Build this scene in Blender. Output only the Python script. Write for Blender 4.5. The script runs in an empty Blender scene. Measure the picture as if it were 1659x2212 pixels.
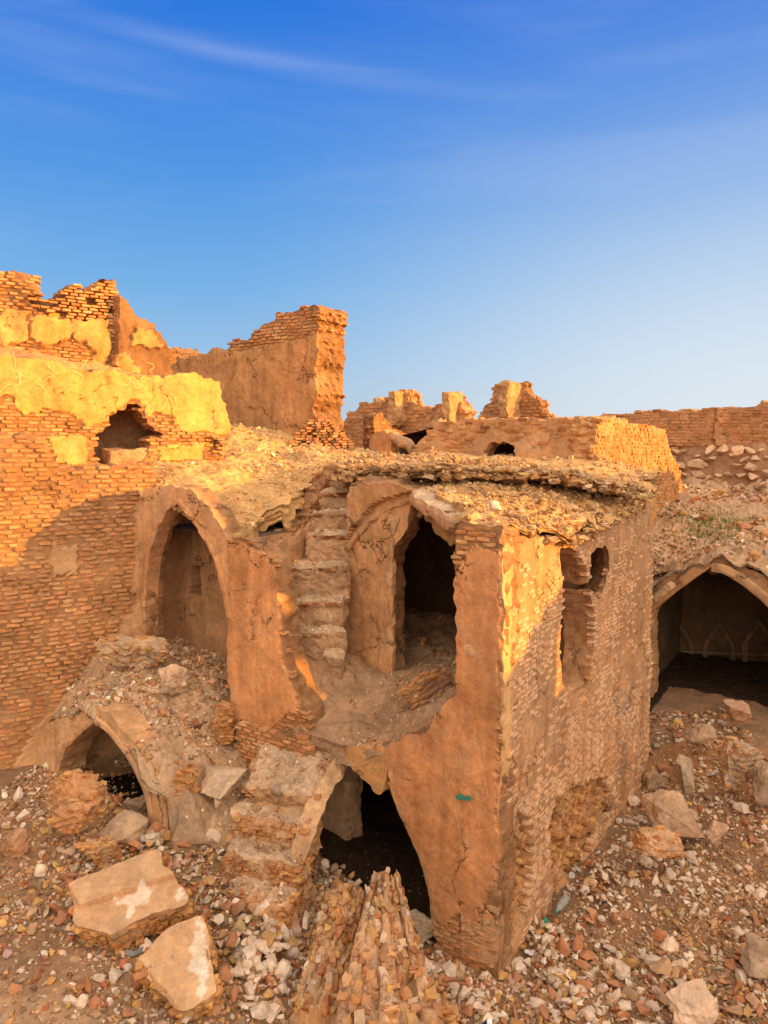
import bpy, bmesh, math, random
import numpy as np
from mathutils import Vector, Matrix, Euler
random.seed(7); RNG = np.random.default_rng(7)
scene = bpy.context.scene
COL = scene.collection
# ------------------------------------------------------------------ camera
PITCH = math.radians(5.2); FPX = 1597.0; EYE = 5.5
cam_d = bpy.data.cameras.new("camera"); cam = bpy.data.objects.new("camera", cam_d); COL.objects.link(cam)
cam.location = (0, 0, EYE); cam.rotation_euler = (math.radians(90) - PITCH, 0, 0)
cam_d.sensor_fit = 'VERTICAL'; cam_d.sensor_height = 36.0; cam_d.sensor_width = 27.0
cam_d.lens = FPX / 2212 * 36.0; cam_d.clip_end = 5000; cam_d.clip_start = 0.05
scene.camera = cam

def ray(px, py):
    cx = (px - 829.5) / FPX; cy = (1106 - py) / FPX
    return (cx, math.cos(PITCH) + cy * math.sin(PITCH), -math.sin(PITCH) + cy * math.cos(PITCH))
def at_d(px, py, d):
    r = ray(px, py); k = d / r[1]
    return np.array([r[0] * k, d, EYE + r[2] * k])
def at_z(px, py, z):
    r = ray(px, py); k = (z - EYE) / r[2]
    return np.array([r[0] * k, r[1] * k, z])
def proj(x, y, z):
    f = y * math.cos(PITCH) - (z - EYE) * math.sin(PITCH)
    u = y * math.sin(PITCH) + (z - EYE) * math.cos(PITCH)
    return 829.5 + FPX * x / f, 1106 - FPX * u / f

# ------------------------------------------------------------------ noise
def _hash(ix, iy, iz, seed):
    h = (ix * 374761393 + iy * 668265263 + iz * 2147483647 + seed * 144269) & 0xffffffff
    h = ((h ^ (h >> 13)) * 1274126177) & 0xffffffff
    h = ((h ^ (h >> 16)) * 2246822519) & 0xffffffff
    return ((h ^ (h >> 15)) & 0xffffff) / float(0xffffff)
def vn(x, y, z=0.0, f=1.0, seed=0):
    x = np.asarray(x, float) * f + 500; y = np.asarray(y, float) * f + 500; z = np.asarray(z, float) * f + 500
    x, y, z = np.broadcast_arrays(x, y, z)
    ix = np.floor(x).astype(np.int64); iy = np.floor(y).astype(np.int64); iz = np.floor(z).astype(np.int64)
    fx = x - ix; fy = y - iy; fz = z - iz
    fx = fx * fx * (3 - 2 * fx); fy = fy * fy * (3 - 2 * fy); fz = fz * fz * (3 - 2 * fz)
    def H(a, b, c): return _hash(ix + a, iy + b, iz + c, seed)
    c00 = H(0,0,0) * (1 - fx) + H(1,0,0) * fx; c10 = H(0,1,0) * (1 - fx) + H(1,1,0) * fx
    c01 = H(0,0,1) * (1 - fx) + H(1,0,1) * fx; c11 = H(0,1,1) * (1 - fx) + H(1,1,1) * fx
    c0 = c00 * (1 - fy) + c10 * fy; c1 = c01 * (1 - fy) + c11 * fy
    return (c0 * (1 - fz) + c1 * fz) * 2 - 1
def fbm(x, y, z=0.0, f=1.0, o=4, seed=0, g=0.5):
    a = 1.0; s = 0; t = 0
    for k in range(o):
        s = s + a * vn(x, y, z, f * 2 ** k, seed + k * 17); t += a; a *= g
    return s / t * 1.5

def pip(x, y, poly):
    x = np.asarray(x); y = np.asarray(y); ins = np.zeros(x.shape, bool); n = len(poly)
    for i in range(n):
        x0, y0 = poly[i]; x1, y1 = poly[(i + 1) % n]
        if y0 == y1: continue
        c = ((y0 > y) != (y1 > y)) & (x < (x1 - x0) * (y - y0) / (y1 - y0) + x0)
        ins ^= c
    return ins

# ------------------------------------------------------------------ frames (vertical planes)
class Frame:
    def __init__(s, O, ang):       # ang: heading of +s from forward (+Y), positive to the right (degrees)
        a = math.radians(ang); s.O = np.array(O, float)[:2]; s.d = np.array([math.sin(a), math.cos(a)])
        n = np.array([-s.d[1], s.d[0]])
        if np.dot(n, s.O) > 0: n = -n     # outward = toward the viewpoint side
        s.n = n
    def uv(s, px, py):
        r = ray(px, py)
        k = np.dot(s.O, s.n) / (r[0] * s.n[0] + r[1] * s.n[1])
        p = np.array([r[0] * k, r[1] * k])
        return float(np.dot(p - s.O, s.d)), EYE + r[2] * k
    def poly(s, pts): return [s.uv(*p) for p in pts]
    def w(s, a, z, off=0.0):
        a = np.asarray(a, float); z = np.asarray(z, float); off = np.asarray(off, float)
        a, z, off = np.broadcast_arrays(a, z, off)
        return np.stack([s.O[0] + s.d[0] * a + s.n[0] * off, s.O[1] + s.d[1] * a + s.n[1] * off, z], -1)
    def back(s, t, ang=None):
        f = Frame.__new__(Frame); f.O = s.O - s.n * t; f.d = s.d; f.n = s.n; return f

C0 = at_z(1074, 2110, 0.0)
UDIR, VDIR = 35.0, -55.0
FF = Frame(C0, VDIR); FR = Frame(C0, UDIR)
u2 = FR.d; v2 = FF.d

# ------------------------------------------------------------------ mesh builder
class MB:
    def __init__(s): s.V = []; s.F = []; s.C = []; s.M = []; s.n = 0
    def add(s, V, F, col=(1, 1, 1), mat=0):
        V = np.asarray(V, float).reshape(-1, 3); F = np.asarray(F, np.int64)
        if len(F) == 0: return
        c = np.asarray(col, float)
        if c.ndim == 1: c = np.tile(c[:3], (len(V), 1))
        s.V.append(V); s.F.append(F + s.n); s.C.append(c); s.M.append(np.full(len(F), mat)); s.n += len(V)
    def build(s, name, mats, parent=None, origin=None, smooth=False):
        V = np.concatenate(s.V); C = np.concatenate(s.C)
        if origin is None:
            if parent is not None: origin = np.array(parent.matrix_world.translation if parent.parent is None else parent['_o'])
            else:
                lo = V.min(0); hi = V.max(0); origin = np.array([(lo[0] + hi[0]) / 2, (lo[1] + hi[1]) / 2, lo[2]])
        origin = np.array(origin, float)
        me = bpy.data.meshes.new(name)
        loops = []; tot = []; mi = []
        for F, M in zip(s.F, s.M):
            loops.append(F.reshape(-1)); tot.append(np.full(len(F), F.shape[1])); mi.append(M)
        loops = np.concatenate(loops); tot = np.concatenate(tot); mi = np.concatenate(mi)
        st = np.concatenate([[0], np.cumsum(tot)[:-1]])
        me.vertices.add(len(V)); me.vertices.foreach_set("co", (V - origin).astype(np.float32).ravel())
        me.loops.add(len(loops)); me.loops.foreach_set("vertex_index", loops.astype(np.int32))
        me.polygons.add(len(tot)); me.polygons.foreach_set("loop_start", st.astype(np.int32))
        me.polygons.foreach_set("loop_total", tot.astype(np.int32))
        for m in mats: me.materials.append(m)
        me.polygons.foreach_set("material_index", mi.astype(np.int32))
        me.polygons.foreach_set("use_smooth", np.full(len(tot), smooth))
        at = me.color_attributes.new("Col", 'FLOAT_COLOR', 'POINT')
        at.data.foreach_set("color", np.concatenate([C, np.ones((len(C), 1))], 1).astype(np.float32).ravel())
        me.update(calc_edges=True)
        o = bpy.data.objects.new(name, me); COL.objects.link(o)
        if parent is not None:
            po = np.array(parent['_o'] if '_o' in parent else parent.matrix_world.translation)
            o.parent = parent; o.location = tuple(origin - po)
        else: o.location = tuple(origin)
        o['_o'] = [float(q) for q in origin]
        return o

def thing(name, label, cat, loc, group=None):
    o = bpy.data.objects.new(name, None); COL.objects.link(o); o.location = tuple(float(q) for q in loc)
    o.empty_display_size = 0.2; o['label'] = label; o['category'] = cat; o['_o'] = [float(q) for q in loc]
    if group: o['group'] = group
    bpy.context.view_layer.update()
    return o
def tag(o, label, cat, group=None, kind=None):
    o['label'] = label; o['category'] = cat
    if group: o['group'] = group
    if kind: o['kind'] = kind
    return o
def structure(o): o['kind'] = 'structure'; return o

# rounded box template (26 verts, 24 quads)
def _tmpl():
    pts = []; idx = {}
    for i in (-1, 0, 1):
        for j in (-1, 0, 1):
            for k in (-1, 0, 1):
                if (i, j, k) != (0, 0, 0): idx[(i, j, k)] = len(pts); pts.append((i, j, k))
    P = np.array(pts, float)
    cnt = np.abs(P).sum(1)
    P[cnt == 3] *= 0.95; P[cnt == 2] *= 0.985
    F = []
    for ax in range(3):
        for sg in (-1, 1):
            o1, o2 = [(1, 2), (2, 0), (0, 1)][ax]
            for a in (-1, 0):
                for b in (-1, 0):
                    q = []
                    for (da, db) in ((0, 0), (1, 0), (1, 1), (0, 1)):
                        c = [0, 0, 0]; c[ax] = sg; c[o1] = a + da; c[o2] = b + db; q.append(idx[tuple(c)])
                    F.append(q if sg > 0 else q[::-1])
    return P, np.array(F)
BT, BF = _tmpl()

def bricks(mb, cen, half, ax, ay, az, col, rough=0.12, mat=0, rot=0.03):
    """cen (n,3), half (n,3) half sizes, ax/ay/az unit axes (3,) or (n,3)"""
    n = len(cen)
    if n == 0: return
    cen = np.asarray(cen); half = np.asarray(half)
    ax, ay, az = [np.broadcast_to(np.asarray(a, float), (n, 3)) for a in (ax, ay, az)]
    L = BT[None] * (1 + RNG.uniform(-rough, rough * 0.4, (n, 26, 3)))
    L = L * half[:, None, :]
    r = RNG.normal(0, rot, (n, 3))
    x, y, z = L[..., 0], L[..., 1], L[..., 2]
    x2 = x - r[:, 2:3] * y + r[:, 1:2] * z; y2 = y + r[:, 2:3] * x - r[:, 0:1] * z; z2 = z - r[:, 1:2] * x + r[:, 0:1] * y
    W = cen[:, None, :] + x2[..., None] * ax[:, None] + y2[..., None] * ay[:, None] + z2[..., None] * az[:, None]
    F = (BF[None] + (np.arange(n) * 26)[:, None, None]).reshape(-1, 4)
    mb.add(W.reshape(-1, 3), F, np.repeat(col, 26, 0), mat)

# palettes (albedo)
PAL_BRICK = np.array([[.50,.255,.115],[.47,.225,.098],[.52,.285,.135],[.43,.19,.08],[.54,.315,.15],[.48,.24,.11]])
PAL_OCHRE = np.array([[.50,.26,.085],[.42,.19,.055],[.56,.32,.10],[.36,.15,.05],[.48,.22,.07]])
PAL_DARK = np.array([[.33,.15,.07],[.42,.20,.10],[.28,.11,.05],[.48,.26,.13],[.38,.20,.11]])
PAL_RUB = np.array([[.48,.35,.25],[.60,.48,.38],[.44,.23,.12],[.38,.14,.06],[.56,.33,.12],[.34,.22,.14],[.72,.63,.54],[.48,.31,.19],[.30,.17,.10],[.62,.46,.34],[.50,.28,.12]])
def pick(pal, n, j=0.08):
    c = pal[RNG.integers(0, len(pal), n)]
    return np.clip(c * (1 + RNG.normal(0, j, (n, 1))) * (1 + RNG.normal(0, j * .4, (n, 3))), .02, .9)

# layered grid solid --------------------------------------------------
def smooth_nodes(mask, it):
    nx, ny = mask.shape; m = np.zeros((nx + 2, ny + 2), bool); m[1:-1, 1:-1] = mask
    H = m[1:-1, 1:] != m[1:-1, :-1]          # edge (i,j)-(i+1,j)
    Vv = m[1:, 1:-1] != m[:-1, 1:-1]         # edge (i,j)-(i,j+1)
    P = np.stack(np.meshgrid(np.arange(nx + 1.), np.arange(ny + 1.), indexing='ij'), -1); O = P.copy()
    for _ in range(it):
        S = np.zeros_like(P); c = np.zeros(P.shape[:2])
        S[:-1] += P[1:] * H[..., None]; S[1:] += P[:-1] * H[..., None]; c[:-1] += H; c[1:] += H
        S[:, :-1] += P[:, 1:] * Vv[..., None]; S[:, 1:] += P[:, :-1] * Vv[..., None]; c[:, :-1] += Vv; c[:, 1:] += Vv
        k = c > 0; P[k] = .4 * P[k] + .6 * S[k] / c[k][:, None]
    return P - O
def solid(mb, mask, mapf, L, colf, mat=0, it=6):
    nx, ny = mask.shape
    NX, NY = nx + 1, ny + 1
    def nid(i, j, l): return (l * NX + i) * NY + j
    I, J = np.nonzero(mask)
    q = [np.stack([nid(I, J, 0), nid(I + 1, J, 0), nid(I + 1, J + 1, 0), nid(I, J + 1, 0)], 1)]
    q.append(np.stack([nid(I, J, L), nid(I, J + 1, L), nid(I + 1, J + 1, L), nid(I + 1, J, L)], 1))
    pad = np.zeros((nx + 2, ny + 2), bool); pad[1:-1, 1:-1] = mask
    for di, dj, (a0, b0), (a1, b1) in ((1, 0, (1, 0), (1, 1)), (-1, 0, (0, 1), (0, 0)), (0, 1, (1, 1), (0, 1)), (0, -1, (0, 0), (1, 0))):
        nb = pad[1 + di:nx + 1 + di, 1 + dj:ny + 1 + dj]
        i, j = np.nonzero(mask & ~nb)
        for l in range(L):
            q.append(np.stack([nid(i + a0, j + b0, l), nid(i + a0, j + b0, l + 1), nid(i + a1, j + b1, l + 1), nid(i + a1, j + b1, l)], 1))
    Q = np.concatenate(q)
    un, inv = np.unique(Q.ravel(), return_inverse=True)
    l = un // (NX * NY); i = (un // NY) % NX; j = un % NY
    if it:
        D_ = smooth_nodes(mask, it); ii, jj = i, j; i = ii + D_[ii, jj, 0]; j = jj + D_[ii, jj, 1]
    V, A = mapf(i, j, l)
    mb.add(V, inv.reshape(-1, 4), colf(V, A, l), mat)

def grow(mask, n=1):
    m = mask.copy()
    for _ in range(n):
        p = np.pad(m, 1); m = p[1:-1, 1:-1] | p[:-2, 1:-1] | p[2:, 1:-1] | p[1:-1, :-2] | p[1:-1, 2:]
    return m

def wall(name, fr, outline, mats, parent, holes=(), thick=.35, cell=.035, bw=.2, bh=.065, plaster=(), pth=.022,
         relief=(), pal=PAL_BRICK, pcol=(.53, .28, .135), mcol=(.30, .165, .085), brick=True, jag=.03, miss=.03, proud=.012,
         erode=(), layers=None, seed=0, edge_bricks=True, wash=0.0, world=False, lump=.02, pnoise=.05, bprob=None, slope=0.0, bgap=.010, onoise=.006, tex_amp=.006, wcol=None, ejit=None, flare=(), snap=True, smin=None):
    if ejit is None: ejit = .03 if (brick and snap) else .010
    P = outline if world else fr.poly(outline)
    H = list(holes)
    PL = list(plaster)
    RL = list(relief)
    ER = list(erode)
    A = np.array(P); s0, z0 = A.min(0) - cell * 2; s1, z1 = A.max(0) + cell * 2
    nx = int((s1 - s0) / cell) + 1; ny = int((z1 - z0) / cell) + 1
    def inside(s, z, ja=jag):
        dx = fbm(s, z, seed * 3.1, 5, 3, seed + 1) * ja; dz = fbm(s, z, seed * 3.1, 5, 3, seed + 5) * ja
        m = pip(s + dx, z + dz, P)
        for h in H: m &= ~pip(s + dx, z + dz, h)
        return m
    def inpl(s, z):
        dx = fbm(s, z, 7.7, 4, 4, seed + 11) * pnoise; dz = fbm(s, z, 3.3, 4, 4, seed + 15) * pnoise
        m = np.zeros(np.shape(s), bool)
        for h in PL: m |= pip(s + dx, z + dz, h)
        return m
    S, Z = np.meshgrid(s0 + (np.arange(nx) + .5) * cell, z0 + (np.arange(ny) + .5) * cell, indexing='ij')
    # snap to brick courses for stepped edges
    if brick and snap:
        row = np.floor(Z / bh); bs = (np.floor(S / (bw / 2) + (row % 2) * .5) + .5 - (row % 2) * .5) * (bw / 2)
        mask = inside(bs, (row + .5) * bh)
        if PL:
            pm = inpl(S, Z); m2 = inside(S, Z, jag); mask = np.where(pm, m2, mask)
    else: mask = inside(S, Z)
    L = layers or max(1, int(round(thick / .09)))
    def mapf(i, j, l):
        s = s0 + i * cell; z = z0 + j * cell; t = l / L
        pm = inpl(s, z)
        off = fbm(s, z, seed, 1.2, 3, seed + 21) * lump + fbm(s, z, seed, 9, 3, seed + 25) * tex_amp
        off = off + np.where(pm, pth + proud, 0)
        for h, a in RL: off = off + np.where(pip(s, z, h), a, 0)
        for h, a in ER:
            dx = fbm(s, z, 1, 3, 3, seed + 31) * .12
            off = off - np.where(pip(s + dx, z + dx, h), a * (1 + .6 * fbm(s, z, 2, 7, 2, seed + 33)), 0)
        o = np.where(l == 0, off, np.where(l == L, -thick, -thick * t))
        jx = fbm(s, z, t * thick, 11, 2, seed + 41) * cell * .8 + np.where(l > 0, vn(s, z, t * thick, 14, seed + 43) * ejit, 0)
        for (fa, fb, fc, fd, am) in flare: jx = jx + np.where((s > fa) & (s < fb) & (z > fc) & (z < fd), am * t, 0)
        jz = fbm(s, z, t * thick, 11, 2, seed + 45) * cell * .8 + np.where(l > 0, vn(s, z, t * thick, 14, seed + 47) * ejit, 0)
        return fr.w(s + jx, z + jz, o), np.stack([s, z, pm.astype(float)], 1)
    pc = np.array(pcol); mc = np.array(mcol)
    def colf(V, A, l):
        m = (A[:, 2] > .5) & (l == 0)
        nse = fbm(A[:, 0], A[:, 1], seed, 1.3, 4, seed + 51)
        c = np.where(m[:, None], pc, mc) * (1 + .16 * nse)[:, None]
        pale = np.clip(fbm(A[:, 0], A[:, 1], 4, 2.2, 4, seed + 53) - .25, 0, 1)[:, None] * .8
        return c * (1 - pale * .5) + np.array([.60, .44, .31]) * pale * .5
    mb = MB(); solid(mb, mask, mapf, L, colf, 0, 1 if (brick and snap) else 7)
    if brick:
        r0 = int(z0 / bh) - 1; r1 = int(z1 / bh) + 1; c0 = int(s0 / bw) - 1; c1 = int(s1 / bw) + 2
        R, Cc = np.meshgrid(np.arange(r0, r1), np.arange(c0, c1), indexing='ij'); R = R.ravel(); Cc = Cc.ravel()
        wj = vn(R * 3.7, Cc * 0, 0, 1, seed + 61) * bw * .3
        s = (Cc + .5 * (R % 2)) * bw + wj + RNG.normal(0, bw * .04, len(R)); z = (R + .5) * bh + RNG.normal(0, .003, len(R)) + slope * s + fbm(s, R * 0, 0, .8, 2, seed + 63) * .03
        ok = inside(s, z) & ~inpl(s, z) & (RNG.random(len(R)) > miss)
        if smin is not None: ok &= (s > smin)
        if bprob is not None: ok &= RNG.random(len(R)) < bprob(s, z)
        s, z = s[ok], z[ok]; n = len(s)
        off = fbm(s, z, seed, 1.2, 3, seed + 21) * lump + RNG.normal(0, onoise, n) + proud * .4
        er = np.zeros(n, bool)
        for h, a in ER:
            m = pip(s, z, h); er |= m; off = off - np.where(m, a * (1 + .6 * fbm(s, z, 2, 7, 2, seed + 33)) * RNG.uniform(.2, 1.3, n), 0)
        hw = np.clip(bw / 2 * RNG.uniform(.80, 1.0, n) - bgap * .5, .02, None); hh = np.clip(bh / 2 * RNG.uniform(.78, 1.02, n) - bgap * .4, .012, None)
        hh = np.where(er, hh * RNG.uniform(.7, 1.1, n), hh); hw = np.where(er, hw * RNG.uniform(.55, 1., n), hw)
        hd = np.full(n, .05)
        col = pick(pal, n)
        big = fbm(s, z, 0, .9, 3, seed + 71)[:, None]
        col = col * (1 + .15 * big)
        if ER:
            co = pick(PAL_OCHRE, n); col = np.where(er[:, None], co, col)
        if wash > 0:
            k = np.clip(wash + fbm(s, z, 0, 2.0, 3, seed + 73) * .6, 0, .9)[:, None]
            k = np.where(er[:, None], k * .2, k); col = col * (1 - k) + np.array(wcol or mcol) * k
        cen = fr.w(s, z, off - hd + .012)
        d3 = np.array([fr.d[0], fr.d[1], slope]); n3 = np.array([fr.n[0], fr.n[1], 0])
        bricks(mb, cen, np.stack([hw, hh, hd], 1), d3, (0, 0, 1), n3, col, .16, 1, .03)
        if edge_bricks:
            e = np.zeros(n, bool)
            for dx, dz in ((bw * .8, 0), (-bw * .8, 0), (0, bh * 1.1), (0, -bh * 1.1)): e |= ~inside(s + dx, z + dz)
            se, ze = s[e], z[e]; K = max(1, int(thick / .11))
            for k in range(1, K + 1):
                m = len(se)
                if m == 0: break
                keep = RNG.random(m) < .8
                ss = se[keep] + RNG.normal(0, .03, keep.sum()); zz = ze[keep] + RNG.normal(0, .006, keep.sum())
                cc = fr.w(ss, zz, -k * thick / (K + .2) - RNG.uniform(0, .02, len(ss)))
                nn = len(ss)
                hs = np.stack([np.full(nn, bw * .5) * RNG.uniform(.75, 1.05, nn), np.full(nn, bh * .44) * RNG.uniform(.8, 1.05, nn), np.full(nn, .052)], 1)
                bricks(mb, cc, hs, d3, (0, 0, 1), n3, pick(pal, nn) * .97, .2, 1, .05)
    return mb.build(name, mats, parent)

# height-field slab over an xy polygon --------------------------------
def hslab(name, poly, topf, mats, parent=None, cell=.05, thick=.35, layers=5, jag=.05, seed=0, col=(.5,.32,.19), strata=.05, rough=.02, holes=(), build=True, mb=None, bands=None):
    A = np.array(poly); x0, y0 = A.min(0) - cell; x1, y1 = A.max(0) + cell
    nx = int((x1 - x0) / cell) + 1; ny = int((y1 - y0) / cell) + 1
    X, Y = np.meshgrid(x0 + (np.arange(nx) + .5) * cell, y0 + (np.arange(ny) + .5) * cell, indexing='ij')
    dx = fbm(X, Y, 0, 3, 4, seed + 1) * jag; dy = fbm(X, Y, 0, 3, 4, seed + 5) * jag
    mask = pip(X + dx, Y + dy, poly)
    for h in holes: mask &= ~pip(X + dx, Y + dy, h)
    def mapf(i, j, l):
        x = x0 + i * cell; y = y0 + j * cell
        z = topf(x, y) + fbm(x, y, 0, 2.2, 5, seed + 7, .6) * rough
        jx = vn(x, y, l * 3.3, 6, seed + 9) * cell * .4 + np.where(l > 0, vn(x * .6, y * .6, l * 7.7, 4, seed + 11) * strata, 0)
        jy = vn(x, y, l * 3.3, 6, seed + 13) * cell * .4 + np.where(l > 0, vn(x * .6, y * .6, l * 7.7, 4, seed + 15) * strata, 0)
        t = (thick(x, y) if callable(thick) else thick) * (1 + .35 * vn(x, y, 0, 1.3, seed + 17))
        zz = z - np.where(l == 0, 0, t * (l / layers)) + np.where(l > 0, vn(x, y, l, 5, seed + 19) * .015, 0)
        return np.stack([x + jx, y + jy, zz], 1), np.stack([x, y], 1)
    c0 = np.array(col)
    def colf(V, A, l):
        nse = fbm(A[:, 0], A[:, 1], 0, 1.7, 4, seed + 21)[:, None]
        c = c0 * (1 + .18 * nse)
        if bands is not None:
            b = np.array(bands)[np.minimum(l, len(bands) - 1)]; c = c * b[:, None]
        return c
    own = mb is None
    if own: mb = MB()
    solid(mb, mask, mapf, layers, colf, 0)
    if build: return mb.build(name, mats, parent, smooth=False)
    return mb

def rbf(pts):
    P = np.array(pts, float); D = np.sqrt(((P[:, None, :2] - P[None, :, :2]) ** 2).sum(-1)); n = len(P)
    A = np.zeros((n + 3, n + 3)); A[:n, :n] = D; A[:n, n] = 1; A[:n, n + 1:] = P[:, :2]; A[n, :n] = 1; A[n + 1:, :n] = P[:, :2].T
    A[:n, :n] += np.eye(n) * -.02
    w = np.linalg.solve(A, np.concatenate([P[:, 2], [0, 0, 0]]))
    lo, hi = P[:, 2].min() - .3, P[:, 2].max() + .3
    def f(x, y):
        x = np.asarray(x, float); y = np.asarray(y, float); sh = np.broadcast(x, y).shape
        xx, yy = [np.broadcast_to(a, sh).ravel() for a in (x, y)]
        r = np.zeros(xx.shape)
        for k in range(n): r += w[k] * np.hypot(xx - P[k, 0], yy - P[k, 1])
        r += w[n] + w[n + 1] * xx + w[n + 2] * yy
        return np.clip(r, lo, hi).reshape(sh)
    return f

# sweep a rectangular rib along a px polyline on a frame
def rib(name, fr, pts, width, depth, mats, parent, off=0.0, col=(.52, .29, .15), closed=False, inward=0.0, seed=3, jit=.006):
    P = np.array(fr.poly(pts)); Q = [P[0]]
    for a, b in zip(P[:-1], P[1:]):
        n = max(1, int(np.hypot(*(b - a)) / .04))
        for k in range(1, n + 1): Q.append(a + (b - a) * k / n)
    Q = np.array(Q)
    for _ in range(3): Q[1:-1] = (Q[:-2] + Q[1:-1] * 2 + Q[2:]) / 4
    T = np.gradient(Q, axis=0); T /= np.linalg.norm(T, axis=1)[:, None] + 1e-9; N = np.stack([-T[:, 1], T[:, 0]], 1)
    rows = []
    prof = [(0, -depth), (0, 0), (.25, .012), (.5, .014), (.75, .012), (1, 0), (1, -depth)]
    m = len(prof)
    for k, (a, b) in enumerate(prof):
        q = Q + N * (a * width + inward)
        j1 = fbm(Q[:, 0], Q[:, 1], k * 1.3, 7, 3, seed) * jit * 3
        rows.append(fr.w(q[:, 0] + j1, q[:, 1] + j1 * .5, b + off + fbm(Q[:, 0], Q[:, 1], k, 9, 3, seed + 2) * jit))
    V = np.stack(rows, 1)  # n,m,3
    n = len(Q); F = []
    for i in range(n - 1):
        for k in range(m):
            k2 = (k + 1) % m
            F.append((i * m + k, i * m + k2, (i + 1) * m + k2, (i + 1) * m + k))
    mb = MB(); V = V.reshape(-1, 3)
    c = np.array(col) * (1 + .15 * fbm(V[:, 0], V[:, 1], V[:, 2], 3, 3, seed + 5))[:, None]
    mb.add(V, F, c)
    mb.add(V[:m], [[0, 1, 2, 3], [0, 3, 4, 5], [0, 5, 6, 6]][:2], c[:m])
    return mb.build(name, mats, parent)

# displaced dense box (rough masonry block)
def rough_box(mb, c, ax, ay, az, hs, cell=.06, amp=.02, col=(.5,.3,.17), seed=0, mat=0, round_=.06, topcol=None, freq=5):
    ax, ay, az = [np.array(a, float) for a in (ax, ay, az)]; c = np.array(c, float)
    for d in range(3):
        o1, o2 = [(1, 2), (2, 0), (0, 1)][d]
        for sg in (-1, 1):
            n1 = max(2, int(2 * hs[o1] / cell)); n2 = max(2, int(2 * hs[o2] / cell))
            a, b = np.meshgrid(np.linspace(-1, 1, n1 + 1), np.linspace(-1, 1, n2 + 1), indexing='ij')
            L = np.zeros((n1 + 1, n2 + 1, 3)); L[..., d] = sg; L[..., o1] = a; L[..., o2] = b
            L = L.reshape(-1, 3)
            e = np.abs(L) ** 6; k = 1 - round_ * np.clip(e.sum(1) - 1, 0, 2)
            Q = L * np.array(hs) * k[:, None]
            W = c + Q[:, :1] * ax + Q[:, 1:2] * ay + Q[:, 2:] * az
            dsp = np.stack([fbm(W[:, 0], W[:, 1], W[:, 2], freq, 4, seed + q * 9, .6) for q in range(3)], 1) * amp
            W = W + dsp
            i, j = np.meshgrid(np.arange(n1), np.arange(n2), indexing='ij'); i = i.ravel(); j = j.ravel(); w = n2 + 1
            F = np.stack([i * w + j, (i + 1) * w + j, (i + 1) * w + j + 1, i * w + j + 1], 1)
            if sg < 0: F = F[:, ::-1]
            cc = np.array(topcol if (topcol is not None and d == 2 and sg > 0) else col)
            C = cc * (1 + .2 * fbm(W[:, 0], W[:, 1], W[:, 2], 4, 3, seed + 31))[:, None]
            mb.add(W, F, C, mat)

# rock templates ------------------------------------------------------
def make_rock(seed, n=16, el=(1, 1, 1), boxy=.5):
    r = np.random.default_rng(seed); bm = bmesh.new()
    P = r.normal(0, 1, (n, 3)); P /= np.linalg.norm(P, axis=1)[:, None]
    M = np.abs(P).max(1)[:, None]; P = P / (1 - boxy + boxy * M) * r.uniform(.75, 1.0, (n, 1)) * np.array(el)
    for p in P: bm.verts.new(p)
    bmesh.ops.convex_hull(bm, input=bm.verts)
    for v in [v for v in bm.verts if not v.link_faces]: bm.verts.remove(v)
    bmesh.ops.triangulate(bm, faces=bm.faces); bm.verts.index_update()
    V = np.array([v.co[:] for v in bm.verts]); F = np.array([[v.index for v in f.verts] for f in bm.faces]); bm.free()
    return V, F
ROCKS = [make_rock(i, 12 + i % 8, el, bx) for i, (el, bx) in enumerate(
    [((1,.7,.5),.8),((1,.8,.6),.4),((1,.6,.35),.9),((1,.9,.7),.3),((1,.5,.4),.9),((1,.75,.3),.7),((1,.8,.8),.5),((1,.65,.55),.9),((1,.85,.4),.6),((1,.55,.45),.7)])]
def rots(n, tilt=.6):
    a = RNG.uniform(0, 2 * np.pi, n); b = RNG.normal(0, tilt, n); c = RNG.normal(0, tilt, n)
    ca, sa, cb, sb, cc, sc = np.cos(a), np.sin(a), np.cos(b), np.sin(b), np.cos(c), np.sin(c)
    R = np.zeros((n, 3, 3))
    R[:, 0, 0] = ca * cb; R[:, 0, 1] = ca * sb * sc - sa * cc; R[:, 0, 2] = ca * sb * cc + sa * sc
    R[:, 1, 0] = sa * cb; R[:, 1, 1] = sa * sb * sc + ca * cc; R[:, 1, 2] = sa * sb * cc - ca * sc
    R[:, 2, 0] = -sb; R[:, 2, 1] = cb * sc; R[:, 2, 2] = cb * cc
    return R
def stones(mb, P, size, col, tilt=.5, mat=0):
    n = len(P); k = RNG.integers(0, len(ROCKS), n); R = rots(n, tilt)
    for t in range(len(ROCKS)):
        m = np.nonzero(k == t)[0]
        if len(m) == 0: continue
        V, F = ROCKS[t]
        W = np.einsum('nij,vj->nvi', R[m], V) * size[m][:, None, None] + P[m][:, None, :]
        FF_ = (F[None] + (np.arange(len(m)) * len(V))[:, None, None]).reshape(-1, 3)
        mb.add(W.reshape(-1, 3), FF_, np.repeat(col[m], len(V), 0), mat)

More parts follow.
